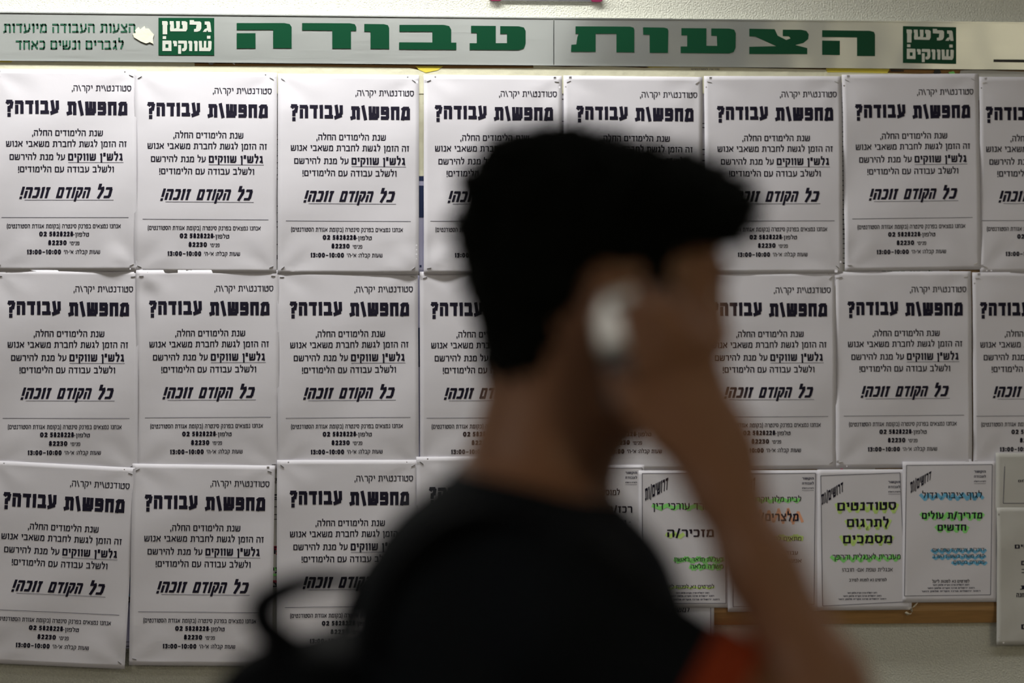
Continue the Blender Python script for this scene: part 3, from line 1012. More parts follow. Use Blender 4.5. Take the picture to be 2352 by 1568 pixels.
# papers and scraps along the top edge, just under the sign
def strip(poly, m, label, y, name='paper_strip'):
    p = [unproj(a, b, y) for a, b in poly]
    cx = sum(q[0] for q in p) / len(p)
    cz = sum(q[1] for q in p) / len(p)
    v, f = prism(p, y - .0004, y)
    o = link_mesh(name, v, f, M[m], origin=(cx, y, cz))
    tag(o, label, 'paper')
    return o


strip([(-200, 139), (25, 137), (120, 142), (200, 139), (320, 143), (447, 141), (447, 215), (-200, 215)], 'paper_cream', 'cream paper at the top left directly under the metal sign', -.0130)
strip([(-60, 132), (12, 134), (30, 139), (26, 143), (-60, 143)], 'paper_yellow', 'yellow paper edge at the far left under the sign', -.0134)
strip([(440, 152), (700, 152), (940, 156), (985, 166), (1010, 157), (1240, 156), (1250, 215), (440, 215)], 'paper_cream', 'cream paper strip left of centre under the thin wood rail', -.0131)
strip([(954, 152), (1018, 152), (1006, 161), (978, 167), (962, 160)], 'paper_yellow', 'small bent yellow paper bit between the cream strips left of centre', -.0136)
strip([(1225, 150), (1300, 154), (1390, 152), (1480, 156), (1575, 151), (1720, 156), (1898, 160), (1898, 215), (1225, 215)], 'paper_cream', 'crumpled cream paper strip right of centre under the sign', -.0133)
strip([(1480, 149.5), (1575, 150), (1560, 154), (1490, 155)], 'paper_yellow', 'thin yellow paper sliver above the crumpled cream strip', -.0138)
strip([(1896, 154), (2045, 155), (2038, 168), (1950, 166), (1900, 166)], 'paper_yellow', 'bright yellow paper piece under the sign near the right emblem', -.0140)
strip([(1895, 164), (1950, 165), (2108, 170), (2108, 190), (1895, 190)], 'paper_cream', 'pale cream strip below the bright yellow piece', -.0137)
strip([(2206, 162), (2240, 160), (2300, 163), (2420, 166), (2420, 230), (2200, 230), (2203, 176)], 'paper_grey', 'grey paper at the top right corner beneath the sign', -.0131)
o = strip([(1586, 157), (1655, 157), (1655, 160), (1586, 160)], 'paper_cream', 'tiny printed slip on the crumpled cream strip', -.0138, 'paper_slip')
V, F = [], []
for q in text_fit('מודעה לסטודנטים', 1588, 1652, 158.6, 3, .2):
    n = len(V)
    for x, y in q:
        X, Z = unproj(x, y, -.0144)
        V.append((X, -.0144, Z))
    F.append((n, n + 1, n + 2, n + 3))
link_mesh('printed_text', V, F, M['ink_thin'], parent=o)
for poly, m, lb in [
    ([(481, 139), (490, 139), (492, 144), (488, 149), (480, 148), (478, 143)], 'steel', 'small grey torn staple remains on the rail right of the left emblem'),
    ([(532, 139), (537, 140), (540, 149), (535, 147)], 'paper', 'tiny white paper shred on the rail under the first big letter'),
    ([(2148, 158), (2158, 157), (2162, 168), (2150, 171), (2144, 168)], 'sign_black', 'tiny dark paper shred on the wood rail under the right emblem'),
    ([(2178, 166), (2190, 163), (2194, 169), (2184, 172)], 'hl_green', 'tiny green paper shred on the wood rail under the right emblem'),
    ([(2046, 160), (2076, 161), (2076, 164), (2046, 164)], 'sign_black', 'short dark mark strip on the wood rail next to the yellow piece'),
]:
    strip(poly, m, lb, -.0133, 'paper_shred')

# twisted clear tape hanging on the bottom rail
pts = [(2106, 1386), (2098, 1396), (2088, 1401), (2080, 1407), (2088, 1413), (2096, 1406), (2092, 1398)]
V, F = [], []
for i, (x, y) in enumerate(pts):
    X, Z = unproj(x, y, -.018)
    w_ = .0016 + .0008 * math.sin(i * 2.1)
    V += [(X - w_, -.0155 - .0025 * (i % 2), Z), (X + w_, -.0170 - .0030 * ((i + 1) % 2), Z + .002)]
for i in range(len(pts) - 1):
    a = 2 * i
    F.append((a, a + 1, a + 3, a + 2))
o = link_mesh('tape_piece', V, F, M['tape'], origin=V[0])
tag(o, 'twisted piece of clear tape stuck on the wooden bottom rail', 'tape')


# ------------------------------------------------------------------ the man: distance fields turned into smooth meshes
D0 = 2.60
DF = D0 / DIST


def PP(px, py, w=0.0):
    """picture position at depth D0 + w in the camera-aligned frame (right, up, away), metres"""
    d = D0 + w
    return np.array(((px - FW / 2) * d / FPX, -(py - FH / 2) * d / FPX, w))


def to_world(P):
    P = np.asarray(P, dtype=np.float64)
    r = np.array(AX_R)
    u = np.array(AX_U)
    f = np.array(AX_F)
    return np.array(CAM) + P[..., 0:1] * r + P[..., 1:2] * u + (P[..., 2:3] + D0) * f


class Field:
    def __init__(self, lo, hi, h):
        self.lo = np.array(lo, dtype=np.float64)
        self.h = h
        self.n = np.ceil((np.array(hi) - self.lo) / h).astype(int) + 1
        self.F = np.full(self.n, 1.0, dtype=np.float32)

    def _block(self, lo, hi, pad):
        a = np.maximum(0, np.floor((np.minimum(lo, hi) - pad - self.lo) / self.h).astype(int))
        b = np.minimum(self.n, np.ceil((np.maximum(lo, hi) + pad - self.lo) / self.h).astype(int) + 1)
        if np.any(b <= a):
            return None
        ax = [(self.lo[i] + self.h * np.arange(a[i], b[i])).astype(np.float32) for i in range(3)]
        X, Y, Z = np.meshgrid(*ax, indexing='ij')
        return (slice(a[0], b[0]), slice(a[1], b[1]), slice(a[2], b[2])), X, Y, Z

    def _mix(self, sl, d, k):
        A = self.F[sl]
        if k <= 0:
            self.F[sl] = np.minimum(A, d)
        else:
            t = np.clip(.5 + .5 * (A - d) / k, 0, 1)
            self.F[sl] = A * (1 - t) + d * t - k * t * (1 - t)

    def cone(self, a, b, r1, r2, k=.02):
        a, b = np.array(a), np.array(b)
        R = max(r1, r2) + .05
        bl = self._block(np.minimum(a, b), np.maximum(a, b), R + k)
        if bl is None:
            return self
        sl, X, Y, Z = bl
        ab = b - a
        L2 = float(ab @ ab) + 1e-12
        t = np.clip(((X - a[0]) * ab[0] + (Y - a[1]) * ab[1] + (Z - a[2]) * ab[2]) / L2, 0, 1)
        d = np.sqrt((X - a[0] - t * ab[0]) ** 2 + (Y - a[1] - t * ab[1]) ** 2 + (Z - a[2] - t * ab[2]) ** 2) - (r1 + (r2 - r1) * t)
        self._mix(sl, d, k)
        return self

    def ell(self, c, r, k=.02, rot=0.0, tilt=0.0):
        """ellipsoid; rot turns it about the up axis, tilt in the picture plane"""
        c = np.array(c)
        r = np.array(r)
        m = max(r) + .05
        bl = self._block(c, c, m + k)
        if bl is None:
            return self
        sl, X, Y, Z = bl
        X, Y, Z = X - c[0], Y - c[1], Z - c[2]
        if rot:
            cs, sn = math.cos(rot), math.sin(rot)
            X, Z = X * cs + Z * sn, -X * sn + Z * cs
        if tilt:
            cs, sn = math.cos(tilt), math.sin(tilt)
            X, Y = X * cs + Y * sn, -X * sn + Y * cs
        k0 = np.sqrt((X / r[0]) ** 2 + (Y / r[1]) ** 2 + (Z / r[2]) ** 2)
        k1 = np.sqrt((X / r[0] ** 2) ** 2 + (Y / r[1] ** 2) ** 2 + (Z / r[2] ** 2) ** 2) + 1e-9
        self._mix(sl, k0 * (k0 - 1) / k1, k)
        return self

    def rbox(self, c, half, rad, k=.01, rot=0.0):
        c = np.array(c)
        bl = self._block(c, c, max(half) * 1.5 + rad + .03)
        if bl is None:
            return self
        sl, X, Y, Z = bl
        X, Y, Z = X - c[0], Y - c[1], Z - c[2]
        if rot:
            cs, sn = math.cos(rot), math.sin(rot)
            X, Z = X * cs + Z * sn, -X * sn + Z * cs
        qx, qy, qz = np.abs(X) - half[0] + rad, np.abs(Y) - half[1] + rad, np.abs(Z) - half[2] + rad
        d = np.sqrt(np.maximum(qx, 0) ** 2 + np.maximum(qy, 0) ** 2 + np.maximum(qz, 0) ** 2) + np.minimum(np.maximum(qx, np.maximum(qy, qz)), 0) - rad
        self._mix(sl, d, k)
        return self

    def grid(self):
        ax = [(self.lo[i] + self.h * np.arange(self.n[i])).astype(np.float32) for i in range(3)]
        return np.meshgrid(*ax, indexing='ij', sparse=True)

    def cut(self, d):
        """keep where d < 0"""
        self.F = np.maximum(self.F, d.astype(np.float32))
        return self

    def plane(self, p, n):
        """remove the side the normal points to"""
        X, Y, Z = self.grid()
        n = np.array(n, dtype=np.float64)
        n /= np.linalg.norm(n)
        return self.cut((X - p[0]) * n[0] + (Y - p[1]) * n[1] + (Z - p[2]) * n[2])

    def mesh(self):
        F = self.F.copy()
        for ax_ in range(3):
            idx = [slice(None)] * 3
            idx[ax_] = 0
            F[tuple(idx)] = 1
            idx[ax_] = -1
            F[tuple(idx)] = 1
        s = F < 0
        nx, ny, nz = F.shape
        acc = np.zeros((nx - 1, ny - 1, nz - 1, 3), dtype=np.float32)
        cnt = np.zeros((nx - 1, ny - 1, nz - 1), dtype=np.float32)
        for axis in range(3):
            o1, o2 = [i for i in range(3) if i != axis]
            A = np.take(F, np.arange(F.shape[axis] - 1), axis)
            B = np.take(F, np.arange(1, F.shape[axis]), axis)
            cr = (A < 0) != (B < 0)
            ii = np.nonzero(cr)
            t = A[ii] / (A[ii] - B[ii])
            for da in (0, 1):
                for db in (0, 1):
                    c = [x.copy() for x in ii]
                    c[o1] = c[o1] - da
                    c[o2] = c[o2] - db
                    ok = (c[o1] >= 0) & (c[o2] >= 0) & (c[o1] < F.shape[o1] - 1) & (c[o2] < F.shape[o2] - 1)
                    pos = np.zeros((len(t), 3), dtype=np.float32)
                    pos[:, axis] = t
                    pos[:, o1] = da
                    pos[:, o2] = db
                    cc = tuple(x[ok] for x in c)
                    np.add.at(acc, cc, pos[ok])
                    np.add.at(cnt, cc, 1)
        act = cnt > 0
        ids = -np.ones(act.shape, dtype=np.int64)
        cells = np.argwhere(act)
        ids[act] = np.arange(len(cells))
        V = (cells + acc[act] / cnt[act][:, None]) * self.h + self.lo
        Q = []
        for axis in range(3):
            o1, o2 = [(1, 2), (2, 0), (0, 1)][axis]
            A = np.take(s, np.arange(F.shape[axis] - 1), axis)
            B = np.take(s, np.arange(1, F.shape[axis]), axis)
            ii = np.argwhere(A != B)
            ii = ii[(ii[:, o1] > 0) & (ii[:, o2] > 0)]
            flip = A[tuple(ii.T)]

            def g(da, db):
                c = ii.copy()
                c[:, o1] -= da
                c[:, o2] -= db
                return ids[tuple(c.T)]
            q = np.stack([g(0, 0), g(1, 0), g(1, 1), g(0, 1)], 1)
            q = np.where(flip[:, None], q, q[:, ::-1])
            # camera frame (right, up, away) is left-handed, so the faces are turned over
            Q.append(q[:, ::-1])
        Q = np.concatenate(Q)
        Q = Q[(Q >= 0).all(1)]
        return V, Q


def field_obj(name, fld, m, parent=None, origin=None, wob=None):
    V, Q = fld.mesh()
    if wob:
        amp, sc = wob
        for i in range(len(V)):
            n_ = mnoise.noise(Vector(V[i] * sc))
            V[i] += amp * n_
    return link_mesh(name, to_world(V), Q, m, parent=parent, origin=origin, smooth=True)


A_ = math.radians(18)
feet = to_world(np.array([.02, -EYE, 0.02]))
man = empty('person', tuple(feet))
tag(man, 'dark-haired man in a black T-shirt holding a phone to his ear, facing right', 'person')

# joints
neck_b = PP(1228, 1120, 0)
shR = PP(1305, 1425, -.150)
shL = PP(1075, 1375, .165)
elR = PP(1978, 1800, -.165)
wrR = PP(1668, 1140, -.130)
elL = np.array([-.03, EYE * 0 - .50, .225])
wrL = np.array([.06, -.72, .20])


def body_torso(f, g=0.0, k=.035):
    """trunk; g inflates it for the clothes"""
    f.ell(PP(1130, 1435, .0), (.108 + g, .125 + g, .150 + g), k, rot=-A_)
    f.ell(PP(1250, 1520, .0), (.120 + g, .150 + g, .155 + g), k, rot=-A_)
    f.ell(PP(1190, 1780, .0), (.118 + g, .20 + g, .150 + g), k, rot=-A_)
    f.ell(np.array([.02, -.52, .02]), (.118 + g, .15 + g, .165 + g), k, rot=-A_)
    f.cone(PP(1190, 1200, -.02), shR, .050 + g, .056 + g, k)
    f.cone(PP(1190, 1185, .03), shL, .050 + g, .056 + g, k)


def finger(f, pts, r0, r1):
    n = len(pts) - 1
    for i in range(n):
        a = r0 + (r1 - r0) * i / n
        b = r0 + (r1 - r0) * (i + 1) / n
        f.cone(pts[i], pts[i + 1], a, b, .0035)


body = Field((-.42, -1.03, -.27), (.36, .20, .33), .0047)
# head
body.ell(PP(1362, 600, 0), (.100, .108, .076), .02)
body.ell(PP(1285, 720, 0), (.070, .070, .062), .03)
body.ell(PP(1535, 700, 0), (.044, .078, .058), .03)
body.ell(PP(1500, 815, 0), (.052, .062, .054), .03)
body.ell(PP(1582, 925, 0), (.020, .020, .022), .03)                      # chin
body.cone(PP(1470, 900, -.045), PP(1590, 935, -.012), .018, .016, .02)  # jaw
body.cone(PP(1470, 900, .045), PP(1590, 935, .012), .018, .016, .02)
body.cone(PP(1628, 622, -.028), PP(1628, 622, .028), .013, .013, .02)   # brow
body.cone(PP(1636, 670, 0), PP(1650, 772, 0), .008, .012, .012)         # nose
body.ell(PP(1632, 786, -.012), (.011, .008, .008), .008)
body.ell(PP(1632, 786, .012), (.011, .008, .008), .008)
body.ell(PP(1612, 850, 0), (.017, .006, .022), .008)                    # lips
body.ell(PP(1608, 876, 0), (.016, .007, .020), .008)
# ear
for sgn in (-1, 1):
    w_ = .078 * sgn
    body.ell(PP(1390, 700, w_), (.016, .030, .008), .006, rot=.35 * sgn, tilt=.15)
    body.cone(PP(1405, 655, w_ * 1.08), PP(1368, 668, w_ * 1.16), .005, .005, .005)
    body.cone(PP(1368, 668, w_ * 1.16), PP(1366, 715, w_ * 1.14), .005, .005, .005)
    body.cone(PP(1366, 715, w_ * 1.14), PP(1392, 762, w_ * 1.02), .005, .006, .005)
# neck and trunk
body.cone(PP(1290, 850, 0), neck_b, .060, .064, .03)
body.cone(PP(1400, 915, 0), PP(1245, 1110, 0), .034, .038, .03)
body_torso(body)
# right arm
body.cone(shR, elR, .050, .042, .03)
fm = PP(1880, 1570, -.15)
body.cone(elR, fm, .041, .0375, .02)
body.cone(fm, PP(1745, 1300, -.138), .0375, .0310, .02)
body.cone(PP(1745, 1300, -.138), wrR, .0310, .0275, .02)
# right hand: palm, four fingers curled over the front edge of the phone, thumb on the rear edge
PF = lambda x, y, w: PP(x, y, w - .008)
kn = [PF(1492, 935, -.118), PF(1545, 900, -.124), PF(1598, 880, -.122), PF(1645, 880, -.114)]
body.cone(wrR + np.array([-.010, 0, 0]), kn[0], .020, .0125, .012)
body.cone(wrR + np.array([-.003, 0, 0]), kn[1], .020, .0125, .012)
body.cone(wrR + np.array([.006, 0, 0]), kn[2], .019, .0120, .012)
body.cone(wrR + np.array([.014, .002, 0]), kn[3], .018, .0115, .012)
body.ell(PP(1682, 1020, -.125), (.022, .040, .016), .012, tilt=.35)
finger(body, [kn[0], PF(1472, 826, -.132), PF(1452, 744, -.128), PF(1440, 706, -.116)], .0105, .0080)
finger(body, [kn[1], PF(1525, 780, -.138), PF(1494, 706, -.134), PF(1472, 668, -.120)], .0108, .0082)
finger(body, [kn[2], PF(1580, 766, -.134), PF(1546, 704, -.130), PF(1522, 676, -.114)], .0102, .0078)
finger(body, [kn[3], PF(1628, 786, -.122), PF(1596, 732, -.116), PF(1578, 706, -.104)], .0092, .0070)
finger(body, [PP(1600, 1075, -.130), PP(1520, 1010, -.134), PP(1450, 930, -.130), PP(1415, 865, -.120)], .0135, .0090)
# left arm hangs on the far side
body.cone(shL, elL, .050, .040, .03)
body.cone(elL, np.array([.06, -.79, .205]), .038, .025, .02)
body.cone(np.array([.06, -.79, .205]), np.array([.078, -.87, .200]), .024, .028, .02)
for i, (dx, L) in enumerate(((.024, .072), (.008, .080), (-.008, .075), (-.022, .060))):
    a = np.array([.080 + dx, -.885, .20])
    b = a + np.array([.006, -L * .55, -.006])
    c = b + np.array([.0, -L * .45, -.018])
    finger(body, [a, b, c], .0105, .008)
finger(body, [np.array([.085, -.83, .19]), np.array([.115, -.875, .180]), np.array([.118, -.915, .172])], .013, .009)
V, Q = body.mesh()
skin = link_mesh('body', to_world(V), Q, M['skin'], parent=man, smooth=True)

# eyes
for sgn in (-1, 1):
    e = Field(PP(1600, 690, .028 * sgn) - .02, PP(1600, 640, .028 * sgn) + .02, .0016)
    e.ell(PP(1629, 668, .029 * sgn), (.0115, .0115, .0115), 0)
    eo = field_obj('eye', e, M['eye'], parent=man)
    e = Field(PP(1630, 690, .030 * sgn) - .02, PP(1630, 640, .030 * sgn) + .02, .001)
    e.ell(PP(1629, 668, .029 * sgn) + np.array([.0085, 0, 0]), (.0040, .0055, .0055), 0)
    field_obj('iris', e, M['iris'], parent=eo)

e = Field(PP(1560, 900, -.03), PP(1700, 820, .03), .0015)
e.ell(PP(1624, 855, 0), (.0165, .0050, .019), .003)
e.ell(PP(1620, 872, 0), (.0160, .0055, .017), .003)
field_obj('lips', e, M['lips'], parent=man)

# hair: bushy on top with a fringe that juts out in front
hr = Field(PP(1030, 960, 0) - np.array([.03, .0, .14]), PP(1740, 270, 0) + np.array([.04, .03, .14]), .004)
hr.ell(PP(1285, 545, 0), (.090, .090, .092), .03)
hr.ell(PP(1250, 430, 0), (.062, .048, .070), .03)
hr.ell(PP(1455, 485, 0), (.092, .058, .088), .03)
hr.ell(PP(1600, 490, 0), (.044, .036, .066), .03)
hr.cone(PP(1650, 500, -.03), PP(1655, 500, .03), .020, .020, .02)
hr.ell(PP(1240, 700, 0), (.052, .078, .072), .03)
hr.ell(PP(1255, 835, 0), (.052, .040, .058), .03)
for sgn in (-1, 1):
    hr.ell(PP(1505, 690, .060 * sgn), (.020, .048, .014), .012)
X, Y, Z = hr.grid()


def lin(a, b):
    """signed distance to the line a->b of the picture plane, positive on its right-hand side seen from the camera"""
    pa, pb = PP(*a), PP(*b)
    dx, dy = pb[0] - pa[0], pb[1] - pa[1]
    L = math.hypot(dx, dy)
    return ((X - pa[0]) * dy - (Y - pa[1]) * dx) / L


face_cut = np.minimum(np.maximum(lin((1540, 900), (1540, 400)), 0 * X + 0 * Y) * 0 + 1, 1)
# remove the face: right of x=1535 and below y=560; the temple edge slopes back to the ear
face = np.minimum(X - PP(1556, 0)[0], PP(0, 580)[1] - Y + (X - PP(1556, 0)[0]) * .14)
side = np.minimum(X - PP(1550, 0)[0], PP(0, 620)[1] - Y)
hr.cut(np.maximum(face, side) + 0 * Z)
nape = (PP(0, 885)[1] - Y) + (X - PP(1110, 0)[0]) * .25
hr.cut(nape + 0 * Z)
for sgn in (-1, 1):
    c = PP(1395, 705, .082 * sgn)
    hr.cut(.030 - np.sqrt(((X - c[0]) * 1.15) ** 2 + ((Y - c[1]) * .8) ** 2 + (Z - c[2]) ** 2))
V, Q = hr.mesh()
for i in range(len(V)):
    p_ = Vector(V[i])
    n1 = mnoise.noise(p_ * 45)
    n2 = mnoise.noise(p_ * 110)
    c_ = V[i] - PP(1360, 600, 0)
    V[i] += c_ / (np.linalg.norm(c_) + 1e-6) * (.006 * n1 + .003 * n2)
HV, HF = list(map(tuple, V)), [tuple(q) for q in Q]
# tufts: short curved locks standing out of the cap
rr = random.Random(11)
nq = len(V)
cen = PP(1340, 620, 0)
tries = 0
made = 0
while made < 900 and tries < 9000:
    tries += 1
    p_ = V[rr.randrange(nq)]
    nrm = p_ - cen
    nrm /= np.linalg.norm(nrm)
    if p_[1] < PP(0, 600)[1] and rr.random() < .75:
        continue
    L = rr.uniform(.008, .020)
    side_ = np.cross(nrm, np.array([rr.uniform(-1, 1), rr.uniform(-1, 1), rr.uniform(-1, 1)]))
    side_ /= np.linalg.norm(side_) + 1e-9
    up_ = np.cross(nrm, side_)
    d_ = nrm * .7 + np.array([.45, -.05, 0]) * rr.random() + side_ * rr.uniform(-.3, .3)
    d_ /= np.linalg.norm(d_)
    w_ = rr.uniform(.0022, .0042)
    base = p_ - nrm * .004
    if p_[0] > PP(1560, 0)[0] and p_[1] < PP(0, 540)[1]:
        L *= .6
    n = len(HV)
    mid = base + d_ * L * .6
    for a in range(3):
        t_ = a * 2 * PI / 3
        HV.append(tuple(base + side_ * math.cos(t_) * w_ + up_ * math.sin(t_) * w_))
    for a in range(3):
        t_ = a * 2 * PI / 3
        HV.append(tuple(mid + side_ * math.cos(t_) * w_ * .7 + up_ * math.sin(t_) * w_ * .7))
    HV.append(tuple(base + d_ * L + np.array([.003, -.002, 0])))
    for a in range(3):
        b = (a + 1) % 3
        HF.append((n + a, n + b, n + 3 + b, n + 3 + a))
        HF.append((n + 3 + a, n + 3 + b, n + 6))
    made += 1
link_mesh('hair', to_world(np.array(HV)), HF, M['hair'], parent=man, smooth=True)
for sgn in (-1, 1):
    e = Field(PP(1600, 660, .03 * sgn) - .03, PP(1640, 610, .03 * sgn) + .03, .0025)
    e.cone(PP(1670, 624, .014 * sgn), PP(1658, 618, .040 * sgn), .0045, .0035, 0)
    field_obj('eyebrow', e, M['hair'], parent=man)

# T-shirt
ts = Field((-.44, -.66, -.28), (.30, -.10, .33), .005)
body_torso(ts, .007)
ud = (elR - shR) / np.linalg.norm(elR - shR)
ce = shR + (elR - shR) * .44
ul = (elL - shL) / np.linalg.norm(elL - shL)
cl = shL + (elL - shL) * .58
for a_, e_, c_, d_ in ((shR, elR, ce, ud), (shL, elL, cl, ul)):
    slv = Field((-.44, -.66, -.28), (.30, -.10, .33), .005)
    slv.cone(a_, a_ + (e_ - a_) * .64, .060, .058, 0)
    slv.plane(c_, d_)
    t_ = np.clip(.5 + .5 * (ts.F - slv.F) / .02, 0, 1)
    ts.F = ts.F * (1 - t_) + slv.F * t_ - .02 * t_ * (1 - t_)
ts.plane(PP(1230, 1112, 0), (.22, 1, 0))          # neckline
ts.plane(np.array([0, -.60, 0]), (0, -1, 0))      # hem
field_obj('t_shirt', ts, M['shirt'], parent=man, wob=(np.array([.003, .003, .003]), 14))
# ribbed collar
cb = Field(PP(1000, 1240, 0) - np.array([0, .02, .14]), PP(1480, 1020, 0) + np.array([0, .02, .14]), .003)
ring = []
for i in range(28):
    t_ = i / 28 * 2 * PI
    ring.append(PP(1236, 1120, 0) + np.array([.070 * math.cos(t_), -.016 * math.cos(t_) - .002, .066 * math.sin(t_)]))
for i in range(28):
    cb.cone(ring[i], ring[(i + 1) % 28], .0062, .0062, .002)
field_obj('collar', cb, M['shirt'], parent=man)
# rust-red sleeve trim
cf = Field(ce - .10, ce + .10, .003)
cf.cone(ce - ud * .012, ce + ud * .034, .0615, .0600, 0)
cf.plane(ce - ud * .012, -ud)
cf.plane(ce + ud * .030, ud)
field_obj('sleeve_trim', cf, M['cuff'], parent=man)

# trousers, belt line and shoes (below the frame, but he stands on the floor)
tr = Field((-.22, -1.56, -.22), (.26, -.50, .27), .007)
tr.ell(np.array([.02, -.60, .02]), (.128, .13, .172), .04, rot=-A_)
for sgn in (-1, 1):
    hip = np.array([.02 + .09 * math.sin(A_) * -sgn, -.68, .02 + .09 * math.cos(A_) * sgn])
    kne = hip + np.array([.02, -.40, .01 * sgn])
    ank = kne + np.array([-.03, -.38, 0])
    tr.cone(hip, kne, .092, .068, .03)
    tr.cone(kne, ank, .068, .060, .02)
tr.plane(np.array([0, -.565, 0]), (0, 1, 0))
tr.plane(np.array([0, -1.475, 0]), (0, -1, 0))
field_obj('trousers', tr, M['denim'], parent=man)
for sgn in (-1, 1):
    ax_ = np.array([.01 + .09 * math.sin(A_) * -sgn, -1.46, .02 + .10 * math.cos(A_) * sgn])
    fx = np.array([math.cos(A_), 0, math.sin(A_)])
    sf = Field(ax_ + np.array([-.14, -.12, -.12]), ax_ + np.array([.26, .08, .16]), .005)
    sf.cone(ax_ + np.array([0, .03, 0]), ax_ + np.array([0, -.04, 0]), .046, .045, .02)
    sf.cone(ax_ + np.array([0, -.048, 0]) - fx * .03, ax_ + np.array([0, -.055, 0]) + fx * .14, .038, .034, .03)
    sf.plane(np.array([0, -EYE + .016, 0]), (0, -1, 0))
    so = field_obj('shoe', sf, M['shoe'], parent=man)
    sl_ = Field(ax_ + np.array([-.14, -.14, -.12]), ax_ + np.array([.26, .0, .16]), .005)
    sl_.cone(ax_ + np.array([0, -.066, 0]) - fx * .03, ax_ + np.array([0, -.066, 0]) + fx * .145, .044, .042, 0)
    sl_.plane(np.array([0, -EYE + .018, 0]), (0, 1, 0))
    sl_.plane(np.array([0, -EYE + .0005, 0]), (0, -1, 0))
    field_obj('sole', sl_, M['rubber'], parent=so)

# ------------------------------------------------------------------ phone at his ear
pc = PP(1442, 800, -.100)
phone = empty('mobile_phone', tuple(to_world(pc)))
tag(phone, 'small silver mobile phone held to the man\'s right ear', 'phone')


def tilted_box(c, half, rad, ang, m, name, parent):
    f_ = Field(np.array([-.09, -.09, -.03]), np.array([.09, .09, .03]), .0022)
    f_.rbox((0, 0, 0), half, rad, 0)
    V, Q = f_.mesh()
    ca, sa = math.cos(ang), math.sin(ang)
    R = np.array([[ca, -sa, 0], [sa, ca, 0], [0, 0, 1]])
    cy, sy, cx, sx = math.cos(.42), math.sin(.42), math.cos(.22), math.sin(.22)
    R = np.array([[cy, 0, sy], [0, 1, 0], [-sy, 0, cy]]) @ np.array([[1, 0, 0], [0, cx, -sx], [0, sx, cx]]) @ R
    c = pc + (R @ np.linalg.inv(np.array([[ca, -sa, 0], [sa, ca, 0], [0, 0, 1]]))) @ (c - pc)
    return link_mesh(name, to_world(V @ R.T + c), Q, m, parent=parent, smooth=True)


pa = math.radians(14)
upv = np.array([-math.sin(pa), math.cos(pa), 0])
tilted_box(pc + upv * .024 + np.array([0, 0, -.005]), (.0235, .025, .0055), .005, pa, M['phone_silver'], 'back_cover', phone)
tilted_box(pc - upv * .026 + np.array([0, 0, -.004]), (.0230, .0245, .0055), .005, pa, M['phone_dark'], 'battery_cover', phone)
tilted_box(pc + np.array([0, 0, .005]), (.0240, .051, .0055), .005, pa, M['phone_dark'], 'phone_front', phone)
off = np.array([-math.sin(pa), math.cos(pa), 0]) * .034
tilted_box(pc + off + np.array([0, 0, -.0106]), (.005, .005, .0022), .002, pa, M['lens'], 'camera_lens', phone)

# ------------------------------------------------------------------ backpack
bp_c = PP(765, 1405, .03) + np.array([0, -.245, 0])
bag = empty('backpack', tuple(to_world(bp_c + np.array([0, -.22, 0]))))
tag(bag, 'black backpack with a loose top loop on the man\'s back', 'backpack')
bg = Field(bp_c + np.array([-.22, -.30, -.24]), bp_c + np.array([.20, .27, .24]), .0055)
bg.rbox(bp_c, (.082, .225, .150), .070, .0, rot=-A_)
bg.rbox(bp_c + np.array([-.055, -.09, -.018]), (.055, .115, .120), .045, .02, rot=-A_)
field_obj('bag_body', bg, M['bag'], parent=bag, wob=(np.array([.008, .008, .008]), 9))


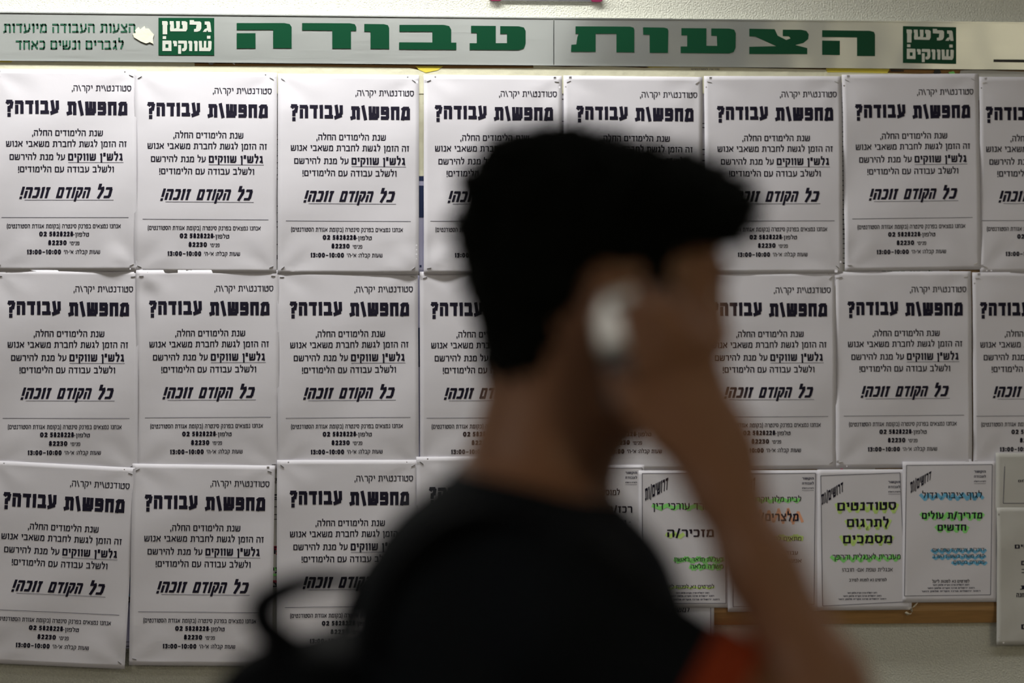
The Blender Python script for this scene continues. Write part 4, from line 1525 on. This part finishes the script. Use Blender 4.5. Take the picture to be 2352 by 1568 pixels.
def strap(name, pts, r, wide=None, grow=None, parent=bag, ax=np.array([0, 0, 1.0])):
    """flat webbing along a smoothed path"""
    P_ = [np.array(p) for p in pts]
    S_ = []
    for i in range(len(P_) - 1):
        p0, p1, p2, p3 = P_[max(0, i - 1)], P_[i], P_[i + 1], P_[min(len(P_) - 1, i + 2)]
        for k in range(6):
            t = k / 6
            S_.append(.5 * ((2 * p1) + (-p0 + p2) * t + (2 * p0 - 5 * p1 + 4 * p2 - p3) * t * t + (-p0 + 3 * p1 - 3 * p2 + p3) * t ** 3))
    S_.append(P_[-1])
    V, F = [], []
    for i, c in enumerate(S_):
        tg = S_[min(len(S_) - 1, i + 1)] - S_[max(0, i - 1)]
        tg /= np.linalg.norm(tg) + 1e-9
        s_ = ax - tg * (ax @ tg)
        s_ /= np.linalg.norm(s_)
        n_ = np.cross(tg, s_)
        w_ = wide or r
        if grow:
            g_ = grow[0] + (grow[1] - grow[0]) * smooth(i / (len(S_) - 1) * 2.2)
            w_, n_ = w_ * g_, n_ * g_
        for k in range(8):
            t = k / 8 * 2 * PI
            V.append(c + s_ * w_ * math.cos(t) + n_ * r * math.sin(t))
    m_ = len(S_)
    for i in range(m_ - 1):
        for k in range(8):
            a, b = i * 8 + k, i * 8 + (k + 1) % 8
            F.append((a, a + 8, b + 8, b))
    F.append(tuple(range(8)))
    F.append(tuple(range(m_ * 8 - 1, m_ * 8 - 9, -1)))
    return link_mesh(name, to_world(np.array(V)), F, M['bag'], parent=parent, smooth=True)


strap('grab_loop', [PP(880, 1345, -.02), PP(760, 1330, -.035), PP(670, 1348, -.045), PP(605, 1388, -.05), PP(612, 1440, -.05),
                    PP(672, 1490, -.045), PP(735, 1540, -.03), PP(790, 1590, -.02)], .0135, .020, grow=(.45, 1.0))
strap('shoulder_strap', [PP(850, 1500, -.10), PP(905, 1310, -.115), PP(1040, 1190, -.120), PP(1200, 1190, -.125), PP(1300, 1290, -.14), PP(1400, 1480, -.13), PP(1400, 1750, -.12), PP(1150, 2000, -.15), PP(900, 2050, -.10)], .006, .024)
strap('shoulder_strap', [PP(760, 1500, .13), PP(850, 1300, .15), PP(980, 1200, .13), PP(1150, 1180, .13), PP(1290, 1330, .16), PP(1360, 1600, .17), PP(1250, 1900, .18), PP(850, 2030, .15)], .006, .024)

for o in bpy.data.objects:
    if '_org' in o.keys():
        del o['_org']
